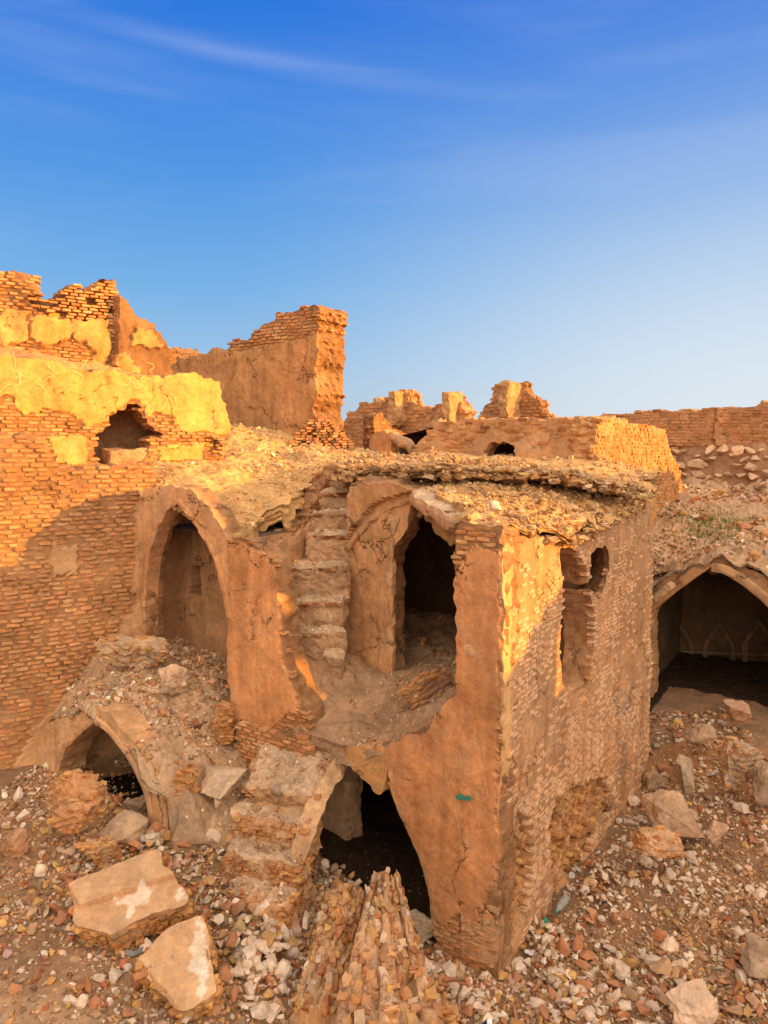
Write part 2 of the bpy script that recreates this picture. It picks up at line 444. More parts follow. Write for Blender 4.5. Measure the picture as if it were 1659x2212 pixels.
# subdivided hull boulder with fracture detail
def boulder(name, c, el, seed, mat, col=(.5,.34,.22), label=None, cat='rock', rz=0, amp=.05, strat=0.0, n=14, sub=5, boxy=.6, parent=None, tilt=(0, 0), freq=3.0):
    V, F = make_rock(seed, n, (1, 1, 1), boxy); bm = bmesh.new()
    vs = [bm.verts.new(p) for p in V]
    for f in F: bm.faces.new([vs[q] for q in f])
    bmesh.ops.subdivide_edges(bm, edges=bm.edges, cuts=2 ** (sub - 1) - 1, use_grid_fill=True)
    bmesh.ops.triangulate(bm, faces=bm.faces); bm.verts.index_update()
    P = np.array([v.co[:] for v in bm.verts]); T = np.array([[v.index for v in f.verts] for f in bm.faces]); bm.free()
    P = P * np.array(el)
    Rm = np.array(Euler((tilt[0], tilt[1], rz)).to_matrix()); W = P @ Rm.T
    nn = W / (np.linalg.norm(W, axis=1)[:, None] + 1e-6)
    d = fbm(W[:, 0] + seed, W[:, 1], W[:, 2], freq, 5, seed, .62) * amp
    if strat > 0:
        q = P[:, 2] / strat; st = np.abs((q + fbm(P[:, 0], P[:, 1], 0, 4, 2, seed)) % 1 - .5)
        d = d - (st < .16) * amp * .5
    d = d + fbm(W[:, 0] + seed, W[:, 1], W[:, 2], 11, 3, seed + 2, .6) * amp * .45
    W = W + nn * d[:, None] + np.array(c)
    cc = np.array(col) * (1 + .22 * fbm(W[:, 0], W[:, 1], W[:, 2], 5, 4, seed + 3))[:, None]
    mb = MB(); mb.add(W, T, cc)
    if strat > 0:
        k = RNG.integers(0, len(T), 90); ct = W[T[k]].mean(1) - nn[T[k][:, 0]] * .012; ct[:, 2] = c[2] + np.round((ct[:, 2] - c[2]) / .05) * .05
        bricks(mb, ct, np.stack([RNG.uniform(.025, .06, 90), RNG.uniform(.02, .045, 90), RNG.uniform(.014, .022, 90)], 1), Rm[:, 0], Rm[:, 1], Rm[:, 2], pick(np.concatenate([PAL_OCHRE, PAL_BRICK]), 90), .4, 0, .12)
    o = mb.build(name, [mat], parent)
    if label: tag(o, label, cat)
    return o

# ------------------------------------------------------------------ materials
def nt(m): m.use_nodes = True; t = m.node_tree; t.nodes.clear(); return t
def earth_mat(name, bump=.5, grain=60, dist=.02, cracks=0.0, scratch=0.0, dust=.25, rough=.95, tint=(1, 1, 1), mott=.22, pits=0.0, pale=0.0, stain=0.0, streak=0.0):
    m = bpy.data.materials.new(name); t = nt(m); N = t.nodes; L = t.links
    out = N.new('ShaderNodeOutputMaterial'); bs = N.new('ShaderNodeBsdfPrincipled'); L.new(bs.outputs[0], out.inputs[0])
    bs.inputs['Roughness'].default_value = rough; bs.inputs['Specular IOR Level'].default_value = .12
    geo = N.new('ShaderNodeNewGeometry'); att = N.new('ShaderNodeAttribute'); att.attribute_name = 'Col'
    pos = geo.outputs['Position']
    def noise(scale, det=5, rg=.6, d=0.0):
        n = N.new('ShaderNodeTexNoise'); n.inputs['Scale'].default_value = scale; n.inputs['Detail'].default_value = det
        n.inputs['Roughness'].default_value = rg; n.inputs['Distortion'].default_value = d; L.new(pos, n.inputs['Vector']); return n.outputs['Fac']
    def mr(v, a, b, c, d):
        n = N.new('ShaderNodeMapRange'); L.new(v, n.inputs['Value'])
        for k, q in zip(('From Min', 'From Max', 'To Min', 'To Max'), (a, b, c, d)): n.inputs[k].default_value = q
        return n.outputs[0]
    def mth(op, a, b=None):
        n = N.new('ShaderNodeMath'); n.operation = op
        for k, q in enumerate((a, b)):
            if q is None: continue
            if isinstance(q, (int, float)): n.inputs[k].default_value = q
            else: L.new(q, n.inputs[k])
        return n.outputs[0]
    def mix(f, a, b, typ='MIX'):
        n = N.new('ShaderNodeMix'); n.data_type = 'RGBA'; n.blend_type = typ
        for s_, q in ((0, f), (6, a), (7, b)):
            if isinstance(q, (int, float)): n.inputs[s_].default_value = q
            elif isinstance(q, tuple): n.inputs[s_].default_value = (*q, 1)
            else: L.new(q, n.inputs[s_])
        return n.outputs[2]
    def scale(c, v):
        n = N.new('ShaderNodeVectorMath'); n.operation = 'SCALE'; L.new(c, n.inputs[0]); L.new(v, n.inputs['Scale']); return n.outputs[0]
    n1 = noise(2.3, 6, .65, .4); n2 = noise(13, 6, .7, .3); n3 = noise(grain, 4, .7)
    c = scale(att.outputs['Color'], mth('MULTIPLY', mr(n1, .3, .7, 1 - mott, 1 + mott), mr(n2, .3, .7, 1 - mott, 1 + mott)))
    c = scale(c, mr(n3, .3, .7, .88, 1.12))
    hue = mix(mr(noise(4.1, 4, .6, 1.0), .42, .62, 0, .5), c, mix(1.0, c, (1.12, .92, .72), 'MULTIPLY')); c = hue
    if pale > 0: c = mix(mth('MULTIPLY', mr(noise(22, 5, .75, .5), .60, .68, 0, 1), pale), c, (.66, .52, .42))
    if stain > 0: c = mix(mth('MULTIPLY', mr(noise(1.7, 5, .7, 1.2), .52, .68, 0, 1), stain), c, mix(1.0, c, (.62, .50, .42), 'MULTIPLY'))
    if streak > 0:
        mpg = N.new('ShaderNodeMapping'); mpg.inputs['Scale'].default_value = (7, 7, .7); L.new(pos, mpg.inputs[0]); sn = N.new('ShaderNodeTexNoise'); sn.inputs['Scale'].default_value = 1.0; sn.inputs['Detail'].default_value = 5; L.new(mpg.outputs[0], sn.inputs['Vector'])
        c = scale(c, mr(sn.outputs['Fac'], .35, .65, 1 - streak, 1 + streak))
    h = mth('ADD', mth('MULTIPLY', n2, .5), mth('MULTIPLY', n3, .25))
    h = mth('ADD', h, mth('MULTIPLY', noise(grain * 3, 3, .6), .10))
    if pits > 0:
        p = mr(noise(34, 3, .6, .8), .62, .70, 0, 1); h = mth('SUBTRACT', h, mth('MULTIPLY', p, pits)); c = mix(mth('MULTIPLY', p, .55), c, (.16, .07, .03))
    if cracks > 0:
        wv = N.new('ShaderNodeTexNoise'); wv.inputs['Scale'].default_value = 2.5; wv.inputs['Detail'].default_value = 6; wv.inputs['Roughness'].default_value = .7; L.new(pos, wv.inputs['Vector'])
        va = N.new('ShaderNodeVectorMath'); va.operation = 'MULTIPLY_ADD'; L.new(wv.outputs['Color'], va.inputs[0]); va.inputs[1].default_value = (.7, .7, .7); L.new(pos, va.inputs[2])
        vo = N.new('ShaderNodeTexVoronoi'); vo.feature = 'DISTANCE_TO_EDGE'; vo.inputs['Scale'].default_value = .95; L.new(va.outputs[0], vo.inputs['Vector'])
        k = mth('MULTIPLY', mr(vo.outputs['Distance'], .003, .011, 1, 0), mr(noise(1.3, 3), .50, .56, 0, 1))
        c = mix(mth('MULTIPLY', k, cracks), c, (.10, .04, .02)); h = mth('SUBTRACT', h, mth('MULTIPLY', k, .8))
    if scratch > 0:
        a = noise(5.5, 1.5, .5, 2.2); b = noise(8.0, 1.0, .5, 2.8)
        l1 = mr(mth('ABSOLUTE', mth('SUBTRACT', a, .5)), .0, .006, 1, 0); l2 = mr(mth('ABSOLUTE', mth('SUBTRACT', b, .53)), .0, .006, 1, 0)
        k = mth('MULTIPLY', mth('MAXIMUM', l1, l2), mr(noise(1.1, 2), .50, .60, 0, 1))
        c = mix(mth('MULTIPLY', k, scratch), c, (.72, .48, .30))
    if dust > 0:
        sp = N.new('ShaderNodeSeparateXYZ'); L.new(geo.outputs['Normal'], sp.inputs[0])
        k = mth('MULTIPLY', mr(sp.outputs['Z'], .45, .95, 0, dust), mr(n1, .35, .6, .5, 1)); c = mix(k, c, (.50, .35, .235))
    if tint != (1, 1, 1): c = mix(1.0, c, tint, 'MULTIPLY')
    L.new(c, bs.inputs['Base Color'])
    bp = N.new('ShaderNodeBump'); bp.inputs['Strength'].default_value = bump; bp.inputs['Distance'].default_value = dist
    L.new(h, bp.inputs['Height']); L.new(bp.outputs[0], bs.inputs['Normal'])
    return m
def plain_mat(name, col, rough=.5, metal=0, trans=0, alpha=1, ior=1.45):
    m = bpy.data.materials.new(name); t = nt(m); N = t.nodes; out = N.new('ShaderNodeOutputMaterial'); bs = N.new('ShaderNodeBsdfPrincipled')
    t.links.new(bs.outputs[0], out.inputs[0]); n = N.new('ShaderNodeTexNoise'); n.inputs['Scale'].default_value = 30
    mx = N.new('ShaderNodeMix'); mx.data_type = 'RGBA'; mx.inputs[6].default_value = (*col, 1); mx.inputs[7].default_value = (*[min(1, q * .7 + .06) for q in col], 1)
    t.links.new(n.outputs['Fac'], mx.inputs[0]); t.links.new(mx.outputs[2], bs.inputs['Base Color'])
    bs.inputs['Roughness'].default_value = rough; bs.inputs['Metallic'].default_value = metal; bs.inputs['Transmission Weight'].default_value = trans; bs.inputs['IOR'].default_value = ior
    return m
M_PLAS = earth_mat('worn_plaster', .85, 55, .018, cracks=.9, scratch=.45, dust=.15, mott=.2, stain=.7, streak=.13, pale=.25)
M_PLAS2 = earth_mat('plain_mud_plaster', .85, 45, .02, cracks=.7, dust=.25, mott=.2, stain=.6, streak=.10, pale=.22)
M_WALL = earth_mat('mud_mortar', .8, 60, .018, cracks=.4, dust=.15, mott=.2, pale=.4, stain=.3)
M_SIDE = earth_mat('washed_brick', .9, 42, .016, cracks=.5, dust=.1, mott=.16, pale=.85, pits=.4, streak=.12)
M_BRICK = earth_mat('fired_brick', .8, 70, .012, dust=.3, mott=.24, pale=.3)
M_EARTH = earth_mat('dry_earth', 1, 50, .025, dust=.2, mott=.28, pale=.6)
M_ROOF = earth_mat('clay_roof_debris', 1, 36, .035, dust=.0, mott=.3, pale=.45)
M_GROUND = earth_mat('dusty_ground', 1, 80, .02, dust=.0, mott=.24, pale=.55)
M_ROCK = earth_mat('broken_masonry', 1, 30, .022, dust=.35, mott=.28, pale=.4)
M_RUB = earth_mat('rubble_stone', .7, 60, .01, dust=.2, mott=.2)
M_DARK = earth_mat('indoor_shade_plaster', .5, 40, .02, dust=.1, mott=.3, stain=.5)  # for rooms whose indoor shade is put into the vertex colour

# ------------------------------------------------------------------ planes
def fpt(fr, px, py): s, z = fr.uv(px, py); return s, z
FB = FF.back(1.6)
sL, _ = FF.uv(306, 1300)
FL = Frame(FF.w(sL, 0)[:2], 60.0); 
FA = Frame((-2.45, 8.17), VDIR)
FL2 = Frame((-5.3, 10.2), 50.0)
FL3 = FL2.back(1.0)
tx = at_d(684, 945, 15.0); FT = Frame(tx[:2], VDIR)
fbx = at_d(1290, 950, 13.0); FBF = Frame(fbx[:2], VDIR); FBR = Frame(fbx[:2], UDIR)
FM = Frame(at_d(880, 900, 20.0)[:2], VDIR)
FS = Frame(at_d(1105, 870, 24.0)[:2], VDIR)
FW = Frame(at_d(1450, 950, 20.0)[:2], VDIR)
FV = Frame(at_d(1540, 1300, 13.0)[:2], VDIR)
BR = [M_WALL, M_BRICK]; PB = [M_PLAS, M_BRICK]

# ------------------------------------------------------------------ ground
gp = [(1072,2120,0),(1395,1700,.05),(1230,1900,.0),(1659,2212,.1),(1659,1900,.1),(1659,1700,.32),(1500,1620,.5),(1420,1560,.7),(1600,1530,.8),(1650,1600,.6),
      (945,2040,0),(1000,2212,.0),(850,2212,.1),(600,2020,.5),(620,2212,.42),(350,2212,.6),(0,2212,.7),(0,1950,.85),(0,1700,1.15),(100,1700,1.15),(240,1800,1.0),
      (350,1830,.9),(480,1780,.95),(480,1870,.85),(700,1900,.3),(850,1960,.05),(640,1930,.45)]
G = [tuple(at_z(*p)) for p in gp]
G += [(-9, 9, 1.2), (-9, 4, .8), (9, 5, .2), (10, 12, .7), (0, 2, .2), (-4, 2, .6), (4, 2, .1), (-6, 14, 1.3), (0, 13, .3), (6.5, 14.5, .9), (3, 14, .5)]
_g = rbf(G)
def ground(x, y):
    x = np.asarray(x, float); y = np.asarray(y, float)
    z = _g(np.clip(x, -10, 11), np.clip(y, 1, 15))
    far = np.clip((np.maximum(y - 16.0, 0)) / 3.0, 0, 1); far = far * far * (3 - 2 * far)
    fx = np.clip((np.abs(x - .5) - 9) / 5, 0, 1)
    z = z * (1 - far) + 4.2 * far
    z = z + 1.2 * fx * (1 - far)
    d = np.hypot(x, y)
    return z + fbm(x, y, 0, .9, 4, 3) * .05 + fbm(x, y, 0, 4, 4, 4, .6) * .022 + np.clip(d - 60, 0, 400) * .002 * fbm(x, y, 0, .01, 3, 9)
def axis(lo, hi, c, far):
    a = list(np.arange(lo, hi, c)); s = c; x = hi
    while x < far: s *= 1.35; x += s; a.append(x)
    s = c; x = lo; b = []
    while x > -far: s *= 1.35; x -= s; b.append(x)
    return np.array(b[::-1] + a)
gx = axis(-5.5, 7.2, .04, 1500); gy = axis(4.3, 15.5, .04, 1500)
X, Y = np.meshgrid(gx, gy, indexing='ij'); Zg = ground(X, Y)
near = (np.abs(X) < 9) & (Y > 3) & (Y < 16)
Zg = Zg + np.where(near, fbm(X, Y, 0, 14, 3, 5, .7) * .012, 0)
mb = MB(); nX, nY = X.shape
i, j = np.meshgrid(np.arange(nX - 1), np.arange(nY - 1), indexing='ij'); i = i.ravel(); j = j.ravel()
F = np.stack([i * nY + j, (i + 1) * nY + j, (i + 1) * nY + j + 1, i * nY + j + 1], 1)
V = np.stack([X, Y, Zg], -1).reshape(-1, 3)
gc = np.array([.26, .165, .105]); k = fbm(V[:, 0], V[:, 1], 0, 1.1, 4, 6)[:, None]
cc = gc * (1 + .25 * k) + np.clip(fbm(V[:, 0], V[:, 1], 0, .7, 3, 8), 0, 1)[:, None] * np.array([.06, .0, -.03])
sand = np.exp(-(((V[:, 0] + 2.95) / .9) ** 2 + ((V[:, 1] - 5.55) / .6) ** 2))[:, None]
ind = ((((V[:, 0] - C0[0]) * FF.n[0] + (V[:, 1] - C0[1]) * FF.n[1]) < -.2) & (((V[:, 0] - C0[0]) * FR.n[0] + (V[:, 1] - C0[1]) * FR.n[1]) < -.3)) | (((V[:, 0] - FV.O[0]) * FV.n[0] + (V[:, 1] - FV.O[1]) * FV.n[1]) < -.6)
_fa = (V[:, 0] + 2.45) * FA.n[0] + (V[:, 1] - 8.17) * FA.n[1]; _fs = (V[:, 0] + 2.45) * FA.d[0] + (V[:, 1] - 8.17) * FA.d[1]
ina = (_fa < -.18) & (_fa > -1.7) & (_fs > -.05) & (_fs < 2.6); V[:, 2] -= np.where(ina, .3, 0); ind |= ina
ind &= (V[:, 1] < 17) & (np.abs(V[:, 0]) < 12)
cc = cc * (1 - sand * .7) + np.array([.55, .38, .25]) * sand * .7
cc = np.where(ind[:, None], cc * .13, cc)  # indoor ground darkened: shade painted into its colour
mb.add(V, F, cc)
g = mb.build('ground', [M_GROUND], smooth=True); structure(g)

# ------------------------------------------------------------------ main ruined building
B = thing('ruined_building', 'two storey mud brick ruin in the centre with corner pillar and arched cellar', 'ruin', (*C0[:2], 0.0))
BH = dict(bw=.16, bh=.052)
# side wall (right face)
side_out = [(1074,1137),(1130,1152),(1170,1162),(1200,1168),(1230,1160),(1275,1150),(1320,1120),(1345,1098),(1375,1080),(1404,1062),(1408,1200),(1404,1500),(1396,1725),(1180,2010),(1120,2110),(1076,2180)]
side_P = FR.poly(side_out); side_P[0] = (0.0, side_P[0][1]); side_P[-1] = (0.0, -.3); side_P[-2] = (1.0, -.3); side_P[-3] = (2.2, -.3); side_P[-4] = (side_P[-4][0], -.3)
w1 = [(1206,1188),(1222,1178),(1240,1186),(1256,1205),(1268,1235),(1272,1275),(1280,1330),(1284,1400),(1276,1470),(1262,1510),(1244,1518),(1226,1498),(1214,1475),(1210,1400),(1214,1320),(1208,1250)]
w2 = [(1279,1196),(1294,1176),(1308,1178),(1314,1195),(1312,1230),(1304,1275),(1292,1296),(1282,1290),(1272,1268),(1276,1235)]
er1 = FR.poly([(1085,1800),(1120,1740),(1150,1790),(1150,1900),(1130,1990),(1085,2110),(1080,2100)]); er2 = FR.poly([(1180,1830),(1195,1730),(1240,1690),(1310,1680),(1330,1740),(1290,1800),(1240,1900),(1190,1960)])
w2s = [q[0] for q in FR.poly(w2)]; w2z = [q[1] for q in FR.poly(w2)]; w2m = sum(w2s) / len(w2s)
side = wall('side_wall', FR, side_P, [M_SIDE, M_SIDE], B, world=True, holes=[FR.poly(w1), FR.poly(w2)], thick=.42, cell=.03, pal=PAL_BRICK, **BH,
            plaster=[FR.poly([(1070,1130),(1112,1140),(1105,1300),(1100,1500),(1098,1700),(1088,1760),(1070,1790)])], pth=.010, pcol=(.62, .38, .19), mcol=(.46, .275, .155), wcol=(.66, .44, .285), flare=[(w2m, max(w2s) + .12, min(w2z) - .1, max(w2z) + .1, .5)],
            erode=[(er1, .12), (er2, .12)], wash=.75, miss=.08, seed=10, lump=.026, jag=.03, proud=.0, bgap=.009, onoise=.0035, edge_bricks=False, ejit=.012, snap=False, smin=.13, bprob=lambda s, z: np.clip(.72 + 1.1 * fbm(s, z, 3, .9, 4, 555), .18, 1))
# plaster lining inside the recess of the tall window
# front wall with cellar arch
fo = [(1074,1137),(1040,1133),(1000,1131),(986,1136),(990,1165),(980,1205),(984,1260),(987,1330),(988,1400),(988,1512),(965,1512),(945,1545),(925,1585),(880,1590),(836,1611),(840,1650),(850,1700),(862,1740),(880,1775),(905,1830),(925,1890),(938,1950),(946,2035),(947,2120),(1074,2200)]
fP = FF.poly(fo); fP[0] = (0.0, fP[0][1]); fP[-1] = (0.0, -.3); fP[-2] = (fP[-2][0], -.3)
fpl = FF.poly([(1080,1120),(1078,1830),(1060,1900),(1045,1980),(1010,2000),(985,1960),(960,2010),(930,1960),(800,1560),(980,1480),(975,1260),(1000,1210),(1030,1170),(1078,1190)])
wall('front_wall', FF, fP, PB, B, world=True, thick=.36, cell=.03, plaster=[fpl], edge_bricks=False, snap=False, smin=.09, seed=20, lump=.02, jag=.02, pcol=(.54, .265, .125), **BH)
# hanging fragment of the arch crown
frag = wall('arch_fragment', FF, [(744,1615),(790,1612),(834,1612),(838,1650),(832,1690),(829,1716),(818,1720),(800,1695),(775,1668),(757,1657),(748,1640)], [M_PLAS2, M_BRICK], B, thick=.32, cell=.025, brick=False, plaster=[], seed=24, jag=.02, mcol=(.55,.31,.14))
rib('arch_band', FF, [(845,1690),(858,1735),(880,1780),(905,1835),(925,1895),(938,1955),(944,2030)], .10, .30, [M_PLAS2], B, off=-.03, col=(.58,.36,.19), inward=-.03)
# left pier
po = [(498,1168),(520,1160),(560,1180),(590,1205),(600,1262),(608,1330),(622,1420),(645,1500),(668,1545),(672,1600),(660,1660),(640,1720),(500,1720),(497,1500),(496,1330)]
wall('left_pier', FF, po, PB, B, snap=False, thick=.30, cell=.03, plaster=[FF.poly([(480,1190),(520,1172),(575,1195),(595,1230),(610,1400),(640,1500),(645,1535),(600,1560),(590,1600),(560,1590),(540,1560),(500,1560)])], seed=30, lump=.025, jag=.02, pcol=(.56,.28,.13), edge_bricks=False, ejit=.012, **BH)
# back wall of the recess with the pilaster
bo = [(744,1200),(762,1150),(764,1070),(775,1035),(790,1030),(850,1040),(905,1058),(893,1085),(886,1115),(878,1150),(860,1172),(850,1195),(846,1240),(847,1330),(848,1460),(740,1460),(742,1330)]
wall('recess_wall', FB, bo, PB, B, snap=False, edge_bricks=False, thick=.3, cell=.03, plaster=[FB.poly([(540,1150),(700,1060),(905,1030),(900,1480),(540,1480)])], relief=[(FB.poly([(826,1110),(850,1100),(850,1480),(826,1480)]), .05), (FB.poly([(900,1060),(820,1085),(770,1140),(735,1195),(735,1180),(770,1040),(905,1035)]), .09)], seed=40, lump=.035, jag=.025, pcol=(.55,.31,.16), brick=True, **BH)
rib('arch_moulding', FB, [(736,1205),(765,1160),(800,1118),(850,1088),(896,1070)], .07, .06, [M_PLAS2], B, off=.07, col=(.52,.30,.16))
rib('pilaster', FB, [(838,1462),(839,1350),(838,1240),(840,1150),(850,1110)], .12, .07, [M_PLAS2], B, off=.07, col=(.57,.35,.20), jit=.012)
# broken rib left over the doorway
rb = MB(); a = at_d(912, 1062, 9.6); b = at_d(1010, 1122, 8.25); d = (b - a); Lr = np.linalg.norm(d); d /= Lr
up = np.array([0, 0, 1.0]); sd = np.cross(d, up); sd /= np.linalg.norm(sd); upp = np.cross(sd, d)
rough_box(rb, (a + b) / 2 - upp * .06, d, sd, upp, (Lr / 2, .22, .09), .05, .035, (.56, .36, .22), 5, topcol=(.55, .42, .3))
rb.build('vault_rib', [M_ROCK], B)

# rooms behind the openings (plastered inside; dark tones paint in the indoor shade)
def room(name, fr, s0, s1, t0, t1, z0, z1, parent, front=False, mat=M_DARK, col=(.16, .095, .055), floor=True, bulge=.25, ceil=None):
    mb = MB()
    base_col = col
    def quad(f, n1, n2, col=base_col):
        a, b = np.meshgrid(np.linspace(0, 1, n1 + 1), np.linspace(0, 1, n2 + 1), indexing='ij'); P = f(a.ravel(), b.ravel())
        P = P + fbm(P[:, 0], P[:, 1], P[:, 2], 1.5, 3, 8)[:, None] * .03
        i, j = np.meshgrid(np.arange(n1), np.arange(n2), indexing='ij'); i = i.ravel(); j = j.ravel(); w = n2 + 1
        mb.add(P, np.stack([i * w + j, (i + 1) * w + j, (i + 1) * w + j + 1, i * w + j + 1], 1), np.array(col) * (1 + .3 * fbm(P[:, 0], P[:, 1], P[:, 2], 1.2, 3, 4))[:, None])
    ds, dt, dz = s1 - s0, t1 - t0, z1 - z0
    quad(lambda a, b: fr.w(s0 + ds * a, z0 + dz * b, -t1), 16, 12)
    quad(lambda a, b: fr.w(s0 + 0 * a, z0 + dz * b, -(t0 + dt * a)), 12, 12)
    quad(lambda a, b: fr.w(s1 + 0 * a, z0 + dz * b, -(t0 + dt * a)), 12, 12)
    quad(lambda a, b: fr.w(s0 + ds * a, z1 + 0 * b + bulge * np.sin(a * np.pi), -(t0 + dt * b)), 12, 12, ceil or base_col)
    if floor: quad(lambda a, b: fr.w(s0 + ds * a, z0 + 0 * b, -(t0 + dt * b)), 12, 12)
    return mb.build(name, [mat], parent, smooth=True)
s850 = FB.uv(848, 1300)[0]
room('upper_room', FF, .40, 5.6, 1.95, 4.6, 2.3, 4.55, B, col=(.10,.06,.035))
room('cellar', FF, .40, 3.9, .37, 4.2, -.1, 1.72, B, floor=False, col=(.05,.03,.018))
# inner pier of the cellar lit by the daylight
FC = FF.back(.75)
wall('inner_pier', FC, [(630,1640),(752,1640),(753,1760),(754,1900),(760,1925),(630,1935)], [M_PLAS2, M_BRICK], B, thick=.3, cell=.03, brick=False, seed=44, relief=[(FC.poly([(700,1640),(752,1640),(754,1930),(700,1930)]), .07)], mcol=(.50,.33,.21), jag=.015, lump=.05)

# arcade left: arched wall with its room
s_l, _ = FF.uv(300, 1300); s_r, _ = FF.uv(498, 1300)
ao = [(296,1090),(318,1060),(350,1050),(384,1048),(420,1062),(455,1090),(480,1130),(498,1166),(499,1300),(500,1470),(290,1480)]
ah = [(322,1470),(317,1330),(318,1250),(325,1195),(341,1145),(362,1106),(385,1082),(410,1110),(436,1144),(458,1185),(474,1225),(486,1275),(494,1325),(499,1340),(502,1480)]
wall('arcade_wall', FF, ao, [M_PLAS2, M_BRICK], B, holes=[FF.poly(ah)], thick=.28, cell=.03, edge_bricks=False, snap=False, ejit=.008, plaster=[FF.poly([(280,1040),(520,1040),(520,1500),(280,1500)])], seed=50, lump=.02, jag=.012, pcol=(.54,.31,.165), **BH)
rib('arch_ring', FF, [(496,1335),(486,1275),(474,1225),(458,1185),(436,1144),(410,1110),(386,1084)], .09, .22, [M_PLAS2], B, off=.035, col=(.56,.30,.15), inward=-.02)
rib('arch_ring', FF, [(385,1082),(362,1106),(341,1145),(325,1195),(318,1250),(316,1310)], .10, .22, [M_PLAS2], B, off=.035, col=(.54,.31,.17), inward=-.02)
FI = FF.back(.85)
wall('alcove_back_wall', FI, [(290,1112),(540,1112),(540,1450),(290,1450)], [M_PLAS2, M_BRICK], B, relief=[(FI.poly([(413,1222),(433,1222),(433,1282),(413,1282)]), -.22)], thick=.35, cell=.02, brick=False, seed=52, mcol=(.40,.235,.13), jag=.008, lump=.05, pnoise=.01)
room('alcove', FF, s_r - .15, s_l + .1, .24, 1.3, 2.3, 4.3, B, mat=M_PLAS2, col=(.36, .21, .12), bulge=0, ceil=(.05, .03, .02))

# roof
rp = [(1078,1140,7.35),(1000,1122,8.2),(905,1058,9.7),(850,1048,10.2),(760,1022,11.2),(900,1052,9.75),(1000,1054,9.6),(1100,1058,9.4),(1200,1070,9.4),(1290,1088,9.9),(1050,1010,11.6),(900,1000,12.5),(1404,1058,11.5),(1345,1092,10.2),(1300,1128,9.6),(1200,1160,8.55),(1130,1148,7.9),
      (1150,1092,8.8),(600,1000,12.5),(450,1000,12.2),(330,1012,11.2),(330,1055,10.8),(400,1045,10.6),(450,1080,10.2),(540,1132,9.6),(500,1145,9.7),(590,1088,10.3),(650,1062,10.8),(680,1060,11.0),(500,965,13.6),(600,950,14.8),(720,962,14.8),(850,990,15.5),(1290,1002,13.2),(480,920,14.6),(1000,990,15)]
RP = [tuple(at_d(*p)) for p in rp]; roofz = rbf(RP)
def P2(px, py, d): q = at_d(px, py, d); return (q[0], q[1])
def F2(fr, px, py, off=0): s, z = fr.uv(px, py); q = fr.w(s, 0, off); return (float(q[0]), float(q[1]))
rpoly = [F2(FF,1078,1140,-.03), F2(FR,1130,1150,.03), F2(FR,1200,1160,.03), F2(FR,1300,1128,.03), F2(FR,1404,1060,.02), P2(1420,1050,13.2), P2(1290,1000,14.5), P2(1000,990,16), P2(720,965,15.5), P2(480,930,15.5), P2(330,1000,12.5), F2(FL,306,1010,.0),
         F2(FF,310,1080,-.02), F2(FF,385,1060,.02), F2(FF,450,1090,0), F2(FF,497,1160,.0), F2(FF,540,1165,-.15), P2(552,1146,9.8), P2(580,1098,10.2), P2(655,1064,10.8), P2(700,1030,11.9), P2(760,1020,11.9), P2(775,1025,11.0), P2(850,1035,10.35), P2(905,1060,9.75), P2(960,1090,9.0), P2(1008,1122,8.25), F2(FF,988,1135,-.2), F2(FF,1000,1132,-.03)]
def roofthick(x, y):
    s = (x - C0[0]) * v2[0] + (y - C0[1]) * v2[1]     # distance behind the side wall
    t = (x - C0[0]) * u2[0] + (y - C0[1]) * u2[1]
    k = np.where(s < .45, .06 + .02 * s, np.clip(.1 + (s - .4) * .5, .1, .40))
    return np.where((s > 3.9), np.minimum(k, .07 + np.clip(t - .5, 0, .2)), k)
def rooftop(x, y):
    z = roofz(x, y); q = z / .07 + fbm(x, y, 0, 1.5, 3, 66) * 2
    return z + .045 * (np.abs((q % 1) - .5) * 2 - .5) + .08 * np.clip(fbm(x, y, 0, 1.1, 4, 67), -.6, 1)
hslab('roof_slab', rpoly, rooftop, [M_ROOF], B, cell=.035, thick=roofthick, layers=7, jag=.14, seed=60, col=(.56,.35,.16), strata=.07, rough=.09, bands=[1,.75,.95,.6,.9,.7,.85,.6])

cpx = [(742,1012,10.9),(800,1004,10.7),(860,1001,10.3),(930,1003,9.95),(1000,1005,9.8),(1060,1003,9.65),(1130,1006,9.6),(1200,1014,9.6),(1260,1022,9.75),(1310,1036,10.0),(1350,1050,10.3),(1392,1058,11.0)]
cz = rbf([tuple(at_d(*q)) for q in cpx] + [tuple(at_d(*q)) for q in ((1290,1001,11.8),(1050,991,12.5),(900,988,13),(1000,988,15),(1290,1000,13.6))])
cpoly = [P2(*q) for q in cpx] + [P2(1400,1050,13.0), P2(1290,1000,14.2), P2(1000,990,15), P2(800,985,14.0), P2(740,1000,12.4)]
def crusttop(x, y): return cz(x, y) + .06 * np.clip(fbm(x, y, 0, 1.1, 4, 68), -.6, 1)
hslab('roof_crust', cpoly, crusttop, [M_ROOF], B, cell=.025, thick=.14, layers=5, jag=.30, seed=63, col=(.48,.305,.155), strata=.07, rough=.07, bands=[1.05,.8,.6,.8,.55,.7,.6])
wallS = Frame(at_d(566, 1300, 9.5)[:2], 24.0)
wall('stair_side_wall', wallS, [(556,1222),(566,1206),(582,1192),(592,1178),(612,1158),(640,1140),(664,1118),(690,1076),(706,1040),(722,1020),(740,1008),(760,1010),(765,1460),(600,1470),(560,1470)], PB, B, thick=.25, cell=.03,
     plaster=[wallS.poly([(570,1208),(600,1168),(650,1140),(690,1108),(720,1060),(760,1060),(770,1500),(560,1500)])], seed=46, lump=.05, jag=.03, pcol=(.50,.30,.165), pal=PAL_DARK, **BH)

